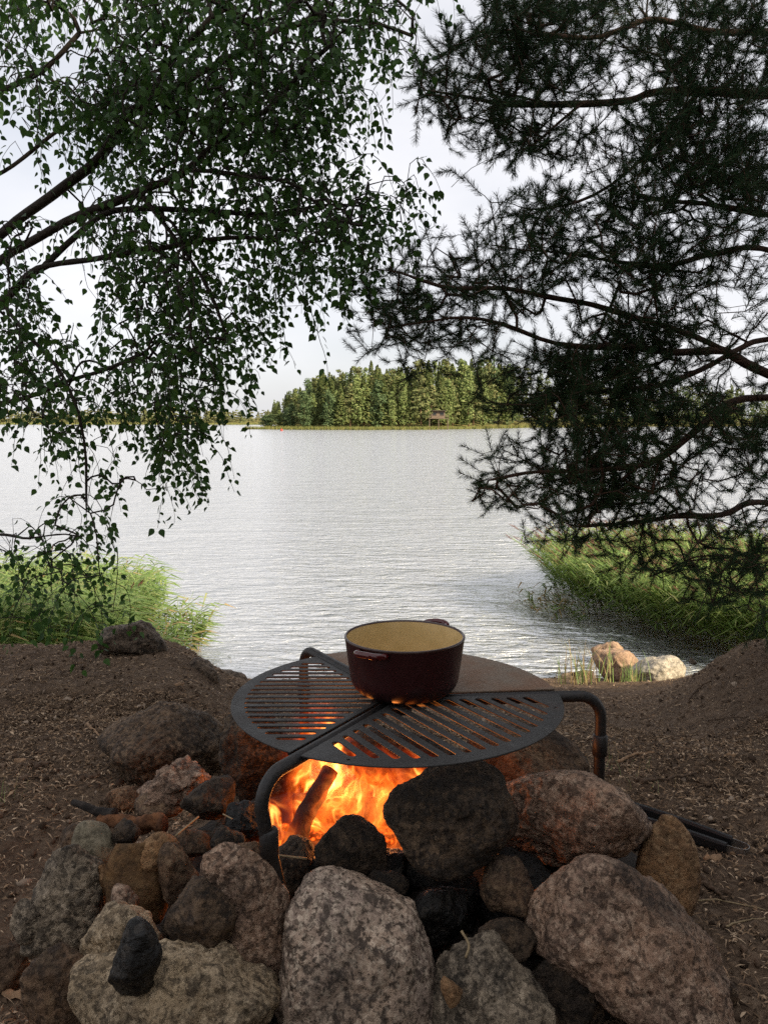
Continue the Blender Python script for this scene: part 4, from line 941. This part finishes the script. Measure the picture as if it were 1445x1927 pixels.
straw('small yellow twig between the bottom stones', [(868, 1752, 1.33), (882, 1778, 1.31), (876, 1802, 1.29)], 0.0025)
def grass(name, label, c, n, spread, h, g, mat=REED_LEAF, dry=0.4):
    V, Mi = [], []
    for k in range(n):
        x, y = c[0] + g.normal(0, spread), c[1] + g.normal(0, spread); z = gz1(x, y); a = g.uniform(0, 6.3); H = h*g.uniform(.4, 1.1); ln = g.uniform(.1, .7)*H
        b = np.array([x, y, z]); m = b + np.array([math.cos(a)*ln*.35, math.sin(a)*ln*.35, H*.6]); e = b + np.array([math.cos(a)*ln, math.sin(a)*ln, H]); w = np.array([-math.sin(a), math.cos(a), 0])*h*0.012
        V += [b - w, b + w, m + w*.8, m - w*.8, m - w*.8, m + w*.8, e + w*.1, e - w*.1]; Mi += [int(g.uniform() < dry)]*2
    V = np.array(V); return tag(link(name, np_mesh(name, V, np.arange(len(V)).reshape(-1, 4), [mat, REED_DRY], matidx=Mi)), label, 'grass', kind='stuff')
pg = on_z(1095, 1285, -1.45); grass('grass_tuft', 'dry yellow grass tuft left of the pink boulder', (1.92, 7.4), 60, 0.13, 0.42, g, dry=0.6)
grass('grass_tuft', 'green grass tuft in front of the pink boulder', (2.42, 7.55), 50, 0.08, 0.26, g, dry=0.2)
pg = on_z(8, 1500, 0.0); grass('grass_tuft', 'thin grass blades at the left picture edge', pg[:2], 26, 0.05, 0.07, g, dry=0.4)
pg = on_z(1110, 1440, 0.0); grass('grass_tuft', 'sparse short grass under the right side of the grate', (pg[0], pg[1]), 60, 0.12, 0.06, g, dry=0.5)
pg = on_z(415, 1240, WATER_Z); grass('grass_tuft', 'rusty brown sedge in the water at the left', (pg[0], pg[1]), 60, 0.16, 0.24, g, dry=1.0)
# ------------------------------------------------------------------ the two near trees
BIRCH_MAP = ["86579999999961", "70159999999971", "93279999999960", "99899999999610", "65797899996300", "20675898895000", "10457789999960",
 "45577778999873", "62478877798720", "81157887665000", "83147888530000", "87667886400000", "88887882000000", "47738850000000",
 "04351840000000", "00620600000000", "21713000000000", "54620000000000", "66640000000000", "45540000000000"]
PINE_MAP = {0: (14, "1798888877"), 1: (13, "25799878866"), 2: (12, "165899866766"), 3: (12, "046757766767"), 4: (12, "005665538768"),
 5: (13, "04203266899"), 6: (13, "00266488998"), 7: (12, "034775567787"), 8: (11, "2667666588765"), 9: (10, "25777533488654"), 10: (11, "4777622599853"),
 11: (11, "0434768997654"), 12: (14, "0789998665"), 13: (15, "036999777"), 14: (14, "0569998737"), 15: (15, "569997545"), 16: (16, "27977665"),
 17: (18, "257877"), 18: (20, "1466"), 19: (22, "23")}
class Skeleton:
    def __init__(s): s.P = np.zeros((120000, 3)); s.par = np.full(120000, -1, int); s.n = 0; s.limb = np.full(120000, -1, int); s.w = np.zeros(120000)
    def add(s, p, par, limb=-1):
        k = s.n; s.P[k] = p; s.par[k] = par; s.limb[k] = limb; s.n += 1; return k
    def nearest(s, p, bias=0.0):
        d = s.P[:s.n] - p; dd = (d*d).sum(1)
        if bias: dd = dd * (1 + bias*np.clip(d[:, 2], -1, 1))
        return int(np.argmin(dd))
    def chain(s, pts, par, limb=-1):
        for p in pts: par = s.add(p, par, limb)
        return par
    def weights(s):
        w = s.w[:s.n].copy()
        for k in range(s.n - 1, -1, -1):
            if s.par[k] >= 0: w[s.par[k]] += w[k]
        return w
def limb_nodes(sk, par, pts, limb, step=0.07):
    P_ = np.asarray(pts, float); L = np.linalg.norm(np.diff(P_, axis=0), axis=1).sum(); n_ = max(4, int(L/step))
    Q = spline(P_, n_); Q = Q + np.stack([perlin(Q*3.0, 3 + k + limb) for k in range(3)], 1)*0.02
    start = sk.nearest(Q[0]) if par is None else par
    ids = []; k = start
    for q_ in Q: k = sk.add(q_, k, limb); ids.append(k)
    return ids
def segments_mesh(name, A, B, ra, rb, mat, sides=4):
    A, B = np.asarray(A), np.asarray(B); n_ = len(A); T = B - A; T /= np.linalg.norm(T, axis=1)[:, None] + 1e-9
    up = np.where(np.abs(T[:, 2:3]) < 0.9, np.array([[0, 0, 1.0]]), np.array([[1.0, 0, 0]]))
    N = np.cross(T, up); N /= np.linalg.norm(N, axis=1)[:, None]; Bn = np.cross(T, N)
    V = np.zeros((n_, 2*sides, 3))
    for j in range(sides):
        a = 2*math.pi*j/sides; dv = math.cos(a)*N + math.sin(a)*Bn
        V[:, j] = A - T*0.002 + dv*ra[:, None]; V[:, sides + j] = B + T*0.002 + dv*rb[:, None]
    f = np.array([[j, (j+1) % sides, sides + (j+1) % sides, sides + j] for j in range(sides)])
    F_ = (np.arange(n_)[:, None, None]*2*sides + f[None]).reshape(-1, 4)
    return np_mesh(name, V.reshape(-1, 3), F_, [mat], True)
def connect(sk, target, sag, g, bias=0.0, step=0.06, curl=0.25):
    k = sk.nearest(target, bias); a = sk.P[k].copy(); d = target - a; L = np.linalg.norm(d)
    if L < 1e-4: return k, np.array([0, 0, 1.0])
    n_ = max(1, int(L/step)); pk = sk.par[k]
    tdir = (a - sk.P[pk]) if pk >= 0 else d; tdir = tdir/(np.linalg.norm(tdir) + 1e-9)
    c = a + tdir*L*curl + d*0.25 + np.array([0, 0, sag*L]) + g.normal(0, 0.06*L, 3)
    ts = np.linspace(0, 1, n_ + 1)[1:, None]; Q = (1-ts)**2*a + 2*ts*(1-ts)*c + ts**2*target
    Q[:-1] += g.normal(0, 0.006, Q[:-1].shape)
    par = k
    for q_ in Q: par = sk.add(q_, par)
    e = Q[-1] - (Q[-2] if len(Q) > 1 else a); return par, e/(np.linalg.norm(e) + 1e-9)
def tree_wood(sk, root, name_, nlimbs, bark, base_r, expo, rmin, trunk_pts, trunk_r):
    w = sk.weights(); n_ = sk.n; r = np.maximum(rmin, base_r*np.power(np.maximum(w, 0.2), expo))
    link('trunk', tube_mesh('trunk', spline(trunk_pts, 26), np.linspace(trunk_r[0], trunk_r[1], 26), 16, bark), root)
    ks = np.arange(n_)[sk.par[:n_] >= 0]; pr = sk.par[ks]
    rr = np.minimum(r[ks], r[pr])
    for L in range(nlimbs):
        m = sk.limb[ks] == L
        ids = ks[m]; pts = sk.P[ids]
        if len(pts) < 2: continue
        rad = np.maximum.accumulate(r[ids][::-1])[::-1]
        Vt, Ft = tube_arrays(np.vstack([sk.P[sk.par[ids[0]]][None], pts]), np.concatenate([rad[:1]*1.05, rad]), 9)
        Vt = Vt + (0.12*perlin(Vt*28, 5))[:, None]*0.02
        bm = bmesh.new(); vs_ = [bm.verts.new(q_) for q_ in Vt]
        for f in Ft:
            try: bm.faces.new([vs_[i] for i in dict.fromkeys(f)])
            except ValueError: pass
        bmesh.ops.recalc_face_normals(bm, faces=bm.faces[:])
        link('branch', bm_mesh('branch', bm, bark, True), root)
    m = sk.limb[ks] < 0
    tag(link('twigs', segments_mesh('twigs', sk.P[pr[m]], sk.P[ks[m]], np.minimum(r[pr[m]], r[ks[m]]*1.35), r[ks[m]], bark, 5), root), kind='stuff')

def cells(rows, per, g, jitter=True):
    out = []
    for r_, c0, s in rows:
        for j, ch in enumerate(s):
            d = int(ch)
            if not d: continue
            n_ = g.poisson(per*9*(d/9)**2.1)
            for _ in range(n_): out.append(((c0 + j + g.uniform(0, 1))*60, (r_ + g.uniform(0, 1))*60))
    return np.array(out)

# ---- birch
g = np.random.default_rng(101)
birch = tag(link('birch_tree', None, loc=(0, 0, 0)), 'leafy birch reaching in from the left with hanging twigs', 'tree')
TB = np.array([-3.25, 4.35])
btrunk = [(TB[0], TB[1], gz1(*TB) - 0.15), (TB[0] + .05, TB[1], 0.8), (TB[0] - .08, TB[1] - .1, 2.0), (TB[0] - .02, TB[1] - .15, 3.4), (TB[0] + .12, TB[1] - .25, 5.2)]
sk = Skeleton(); k = -1
for q_ in spline(btrunk, 60): k = sk.add(q_, k)
def tz(z): return int(np.argmin(np.abs(sk.P[:60, 2] - z)))
BL = [  # limbs: height on the trunk, then measured points
 (1.75, [(-130, 560, 4.2), (0, 438, 4.0), (51, 400, 3.95), (131, 343, 3.85), (194, 280, 3.8), (228, 228, 3.75), (285, 188, 3.7), (330, 110, 3.65), (395, 30, 3.6)]),
 (1.62, [(-130, 600, 4.1), (0, 493, 3.85), (74, 447, 3.75), (171, 400, 3.65), (257, 365, 3.6), (343, 320, 3.5), (411, 268, 3.5), (502, 205, 3.45), (571, 126, 3.4), (660, 60, 3.35)]),
 (1.45, [(-120, 650, 4.1), (0, 566, 3.8), (74, 508, 3.7), (171, 485, 3.65), (286, 468, 3.6), (417, 451, 3.55), (520, 455, 3.5)]),
 (None, [(74, 508, 3.7), (143, 442, 3.75), (217, 396, 3.8), (343, 400, 3.9), (514, 400, 4.0), (640, 385, 4.1), (745, 400, 4.2)]),
 (2.1, [(-140, 420, 4.2), (0, 331, 4.1), (57, 288, 4.1), (140, 225, 4.05), (260, 150, 4.0), (366, 110, 4.0)]),
 (None, [(285, 188, 3.7), (366, 143, 3.75), (460, 90, 3.8), (548, 46, 3.85), (680, 40, 3.9), (770, 70, 4.0)]),
 (1.0, [(-120, 800, 4.2), (0, 765, 4.0), (80, 737, 3.9), (170, 705, 3.8), (270, 668, 3.75)]),
 (0.45, [(-140, 1010, 4.1), (0, 1003, 3.9), (57, 1010, 3.8), (114, 1005, 3.75), (170, 1010, 3.7)]),
 (0.25, [(-150, 1150, 4.1), (0, 1163, 3.8), (60, 1165, 3.75), (130, 1185, 3.7)]),
 (None, [(257, 365, 3.6), (330, 440, 3.55), (390, 540, 3.5), (430, 640, 3.5)]),
 (None, [(343, 320, 3.5), (450, 330, 3.4), (560, 350, 3.4), (640, 440, 3.45)]),
 (None, [(0, 566, 3.8), (60, 640, 3.7), (110, 700, 3.65), (150, 780, 3.6), (165, 900, 3.6), (168, 1000, 3.6)]),
 (None, [(411, 268, 3.5), (520, 250, 3.5), (620, 240, 3.5), (680, 260, 3.5)]),
 (2.6, [(-160, 250, 4.2), (0, 170, 4.0), (80, 130, 3.9), (150, 60, 3.9)]),
]
for li, (zt_, pts) in enumerate(BL): limb_nodes(sk, tz(zt_) if zt_ else None, [at(*p_) for p_ in pts], li)
over = []
for j in range(5):                                   # crown above and behind, out of view, added to shade the ground
    a = [-0.5, -1.0, -1.6, -2.3, 0.0][j]; z0 = [3.6, 3.3, 3.9, 3.2, 4.2][j]; d = np.array([math.cos(a), math.sin(a), 0.28]); b0 = np.array([TB[0], TB[1] - .15, z0])
    ids = limb_nodes(sk, tz(z0), [b0 + d*t + np.array([0, 0, -0.03*t*t]) for t in (0.2, 1.2, 2.4, 3.6, 4.6)], len(BL) + j, 0.15); over.append(d)
NBL = len(BL) + 5
uv = cells([(r_, 0, s) for r_, s in enumerate(BIRCH_MAP)], 3.1, g)
depth = g.normal(3.75, 0.38, len(uv)).clip(3.0, 4.8)
TL = g.uniform(0.10, 0.30, len(uv))
tg = np.array([at(u, v, Y) for (u, v), Y in zip(uv, depth)]); tg[:, 2] += TL*0.45
cl = perlin(tg*2.6, 12); keep = g.uniform(size=len(tg)) < np.clip(0.78 + 1.5*cl, 0.04, 1); tg, TL = tg[keep], TL[keep]
ov = np.stack([g.uniform(-5, -1.5, 80), g.uniform(0.0, 3.0, 80), g.uniform(3.3, 5.6, 80)], 1)
isov = np.append(np.zeros(len(tg), bool), np.ones(len(ov), bool)); tg = np.vstack([tg, ov]); TL = np.append(TL, g.uniform(0.3, 0.6, len(ov)))
d0 = np.array([np.min(((sk.P[:sk.n] - t_)**2).sum(1)) for t_ in tg]); order = np.argsort(d0)
LV, LD, LN, LS, LOV = [], [], [], [], []
for i in order:
    k, e = connect(sk, tg[i], 0.10, g, 0.25, 0.06 if not isov[i] else 0.25)
    e = e*0.6 + g.normal(0, .3, 3); p_ = sk.P[k].copy(); nst = max(2, int(TL[i]/(0.032 if not isov[i] else 0.06))); vel = e/np.linalg.norm(e); st = TL[i]/nst
    for j in range(nst):
        vel = vel*0.72 + np.array([0, 0, -0.34]) + g.normal(0, .10, 3); vel /= np.linalg.norm(vel); p_ = p_ + vel*st; k = sk.add(p_, k); sk.w[k] = 1
        for rep in range(1 if g.uniform() < .6 else 2):
            a = g.uniform(0, 6.3); o_ = np.array([math.cos(a), math.sin(a), 0]); dl = o_*0.75 + vel*0.35 + np.array([0, 0, -0.55 + g.normal(0, .35)]); dl /= np.linalg.norm(dl)
            LV.append(p_ + o_*0.012 + dl*0.006); LD.append(dl); LN.append(g.normal(size=3) + np.array([0, -.3, .7])); LS.append(g.uniform(0.022, 0.042)*(1.0 if not isov[i] else 2.6)); LOV.append(isov[i])
tree_wood(sk, birch, 'birch', NBL, BIRCH_BARK, 0.00062, 0.44, 0.0009, btrunk, (0.17, 0.08))
LV, LD, LN, LS, LOV = map(np.array, (LV, LD, LN, LS, LOV))
# one leaf: pointed oval with a rounded base, folded along the midrib
LX = np.array([[0, 0, 0], [-.30, .14, .05], [.30, .14, .05], [0, .16, 0], [-.40, .34, .07], [.40, .34, .07], [0, .36, 0], [-.30, .58, .05], [.30, .58, .05], [0, .60, -.01], [-.12, .82, .01], [.12, .82, .01], [0, 1.04, -.06]])
LX[:, 0] *= 0.92
LF = np.array([[0, 3, 1], [0, 2, 3], [1, 3, 6], [1, 6, 4], [3, 2, 5], [3, 5, 6], [4, 6, 9], [4, 9, 7], [6, 5, 8], [6, 8, 9], [7, 9, 12], [7, 12, 10], [9, 8, 11], [9, 11, 12]])
Yd = LD/np.linalg.norm(LD, axis=1)[:, None]; Zd = LN - Yd*(LN*Yd).sum(1)[:, None]; Zd /= np.linalg.norm(Zd, axis=1)[:, None]; Xd = np.cross(Yd, Zd)
dist = np.linalg.norm(LV - np.array([0, 0, CAM_Z]), axis=1)
uu = LV[:, 0]/LV[:, 1].clip(0.3); ee = (LV[:, 2] - CAM_Z)/LV[:, 1].clip(0.3)
vis = (~LOV) & (np.abs(uu) < 0.46) & (ee < 0.50) & (LV[:, 1] > 1)
score = np.where(vis, dist - LS*20, 99); single = np.argsort(score)[:300]
rest = np.setdiff1d(np.arange(len(LV)), single)
V = LV[rest][:, None] + (LX[None, :, 0:1]*Xd[rest][:, None] + LX[None, :, 1:2]*Yd[rest][:, None] + LX[None, :, 2:3]*Zd[rest][:, None])*LS[rest][:, None, None]
F_ = (np.arange(len(rest))[:, None, None]*len(LX) + LF[None]).reshape(-1, 3)
tag(link('foliage', np_mesh('foliage', V.reshape(-1, 3), F_, [BIRCH_LEAF], True), birch), kind='stuff')
leaf_me = np_mesh('leaf', LX, LF, [BIRCH_LEAF], True)
for i in single:
    o = link('leaf', leaf_me, birch); m = Matrix.Identity(4)
    for c in range(3): m[c][0], m[c][1], m[c][2], m[c][3] = Xd[i][c]*LS[i], Yd[i][c]*LS[i], Zd[i][c]*LS[i], LV[i][c]
    o.matrix_local = m

# ---- pine
g = np.random.default_rng(202)
pine = tag(link('pine_tree', None, loc=(0, 0, 0)), 'dark pine with long needled branches reaching in from the right', 'tree')
TP = np.array([3.35, 4.75])
ptrunk = [(TP[0], TP[1], gz1(*TP) - 0.15), (TP[0] - .03, TP[1], 0.8), (TP[0] + .05, TP[1] - .05, 2.0), (TP[0], TP[1] - .1, 3.6), (TP[0] - .1, TP[1] - .15, 6.0)]
sk = Skeleton(); k = -1
for q_ in spline(ptrunk, 60): k = sk.add(q_, k)
PL = [
 (2.75, [(1700, 190, 4.4), (1445, 177, 4.1), (1250, 166, 4.0), (1187, 186, 3.95), (1102, 194, 3.9), (959, 200, 3.85), (873, 186, 3.8), (753, 166, 3.8)]),
 (1.15, [(1640, 800, 4.4), (1445, 708, 4.0), (1370, 662, 3.9), (1273, 622, 3.85), (1159, 588, 3.8), (1090, 571, 3.8), (988, 548, 3.75), (902, 545, 3.7), (833, 537, 3.7), (753, 517, 3.7), (690, 510, 3.7)]),
 (1.35, [(1640, 640, 4.5), (1445, 640, 4.2), (1387, 657, 4.1), (1273, 714, 3.9), (1190, 730, 3.8), (1080, 740, 3.75), (960, 745, 3.7)]),
 (1.05, [(1640, 760, 4.5), (1445, 748, 4.2), (1359, 765, 4.0), (1302, 817, 3.9), (1235, 868, 3.8), (1130, 880, 3.7), (1010, 890, 3.7), (920, 905, 3.65)]),
 (0.75, [(1640, 960, 4.5), (1445, 948, 4.2), (1359, 965, 4.0), (1273, 971, 3.9), (1180, 985, 3.85), (1090, 990, 3.8)]),
 (None, [(1319, 172, 4.05), (1245, 251, 4.0), (1193, 308, 3.95), (1102, 377, 3.9), (1000, 395, 3.85), (950, 380, 3.8)]),
 (2.0, [(1640, 420, 4.5), (1445, 405, 4.2), (1380, 390, 4.1), (1300, 380, 4.0), (1200, 370, 3.9)]),
 (3.3, [(1640, 20, 4.5), (1445, 60, 4.2), (1330, 60, 4.1), (1220, 40, 4.0), (1100, 70, 3.9), (980, 60, 3.85), (890, 60, 3.8)]),
 (0.45, [(1640, 1060, 4.6), (1445, 1035, 4.3), (1370, 1050, 4.2), (1290, 1060, 4.1), (1220, 1085, 4.0)]),
 (1.7, [(1640, 560, 4.5), (1445, 470, 4.1), (1340, 480, 4.0), (1220, 500, 3.9), (1100, 480, 3.85), (980, 470, 3.8), (880, 460, 3.8)]),
 (None, [(1370, 662, 3.9), (1250, 660, 3.8), (1140, 650, 3.7), (1030, 640, 3.65), (900, 600, 3.6), (790, 610, 3.6), (710, 620, 3.6)]),
 (None, [(1102, 194, 3.9), (1040, 240, 3.85), (980, 290, 3.8), (900, 310, 3.75), (850, 350, 3.75)]),
]
for li, (zt_, pts) in enumerate(PL): limb_nodes(sk, tz(zt_) if zt_ else None, [at(*p_) for p_ in pts], li)
for j in range(7):
    a = [-1.7, -2.3, -2.9, -2.0, -1.2, -2.6, 3.0][j]; z0 = [2.6, 3.4, 4.3, 4.9, 3.8, 5.4, 5.6][j]; d = np.array([math.cos(a), math.sin(a), 0.10]); b0 = np.array([TP[0], TP[1] - .1, z0])
    limb_nodes(sk, tz(z0), [b0 + d*t + np.array([0, 0, -0.02*t*t]) for t in (0.2, 1.2, 2.4, 3.4, 4.4)], len(PL) + j, 0.15)
NPL = len(PL) + 7
uv = cells([(r_, c0, s) for r_, (c0, s) in PINE_MAP.items()], 9.2, g)
uv = np.vstack([uv, np.stack([g.uniform(1440, 1560, 260), g.uniform(0, 1150, 260)], 1)])
tg = np.array([at(u, v, Y) for (u, v), Y in zip(uv, g.normal(3.85, 0.36, len(uv)).clip(3.1, 4.9))])
cl = perlin(tg*np.array([1.7, 2.2, 4.6]) + tg[:, :1]*np.array([0, 0, 0.9]), 22); tg = tg[g.uniform(size=len(tg)) < np.clip(0.62 + 2.2*cl, 0.02, 1)]
ov1 = np.stack([g.uniform(1.5, 5, 90), g.uniform(0.0, 3.0, 90), g.uniform(3.2, 6.2, 90)], 1)  # unseen oversized tufts overhead and at the right, added to block the sun
ov2 = np.stack([g.uniform(2.4, 4.4, 500), g.uniform(0.8, 4.4, 500), g.uniform(0.9, 4.6, 500)], 1)
ov2 = ov2[ov2[:, 0] > 0.53*ov2[:, 1] + 0.25]
isov = np.append(np.zeros(len(tg), bool), np.ones(len(ov1) + len(ov2), bool)); tg = np.vstack([tg, ov1, ov2])
d0 = np.array([np.min(((sk.P[:sk.n] - t_)**2).sum(1)) for t_ in tg]); order = np.argsort(d0)
NB, NDv, NL, NW = [], [], [], []
for i in order:
    k, e = connect(sk, tg[i], -0.12, g, 0.0, 0.06 if not isov[i] else 0.25, 0.35); sk.w[k] = 1
    big = 2.4 if isov[i] else 1.0
    e = e + np.array([0, 0, 0.35]) + g.normal(0, .25, 3); e /= np.linalg.norm(e)
    SL = g.uniform(0.05, 0.12)*big; p_ = sk.P[k].copy(); k = sk.add(p_ + e*SL, k)
    nn = int(g.uniform(110, 145)) if not isov[i] else 46
    t_ = g.uniform(-0.5, 1, nn); t_[:10] = 1.0
    rd = g.normal(size=(nn, 3)); rd -= e*(rd @ e)[:, None]; rd /= np.linalg.norm(rd, axis=1)[:, None]
    sp = np.where(t_ > 0.97, g.uniform(0.1, 0.8, nn), g.uniform(0.45, 1.05, nn))
    dv = e[None]*np.cos(sp)[:, None] + rd*np.sin(sp)[:, None]
    NB.append(p_ + e*SL*t_[:, None]); NDv.append(dv); NL.append(g.uniform(0.019, 0.038, nn)*big); NW.append(np.full(nn, 0.00088*(big**2.3)))
tree_wood(sk, pine, 'pine', NPL, PINE_BARK, 0.00105, 0.45, 0.0013, ptrunk, (0.19, 0.10))
NB, NDv, NL, NW = np.concatenate(NB), np.concatenate(NDv), np.concatenate(NL), np.concatenate(NW)
side = np.cross(NDv, g.normal(size=NDv.shape)); side /= np.linalg.norm(side, axis=1)[:, None]
E = NB + NDv*NL[:, None]; E[:, 2] -= NL*0.05
V = np.stack([NB - side*NW[:, None], NB + side*NW[:, None], E + side*NW[:, None]*.5, E - side*NW[:, None]*.5], 1).reshape(-1, 3)
tag(link('needles', np_mesh('needles', V, np.arange(len(V)).reshape(-1, 4), [PINE_NEEDLE]), pine), kind='stuff')
# a few cones hang on the boughs
CONE = simple('brown_pine_cone', (0.045, 0.028, 0.020), 0.8, 0.2, 0.5, 90, 0.8)
for u, v in ((1016, 235), (1195, 309), (1160, 363), (1225, 312), (1290, 255), (1143, 180)):
    p_ = at(u, v, 3.8); k = sk.nearest(p_); c = sk.P[k]
    prof = [(0, 0.0)] + [((0.013*math.sin(math.pi*min(1, t*0.92 + .08))**.7)*(1.0 if j % 2 else 0.72), -0.045*t) for j, t in enumerate(np.linspace(0.05, 0.97, 15))] + [(0, -0.046)]
    link('pine_cone', lathe_mesh('pine_cone', prof, 10, CONE, False), pine, tuple(c), (g.uniform(-.5, .5), g.uniform(-.5, .5), 0))
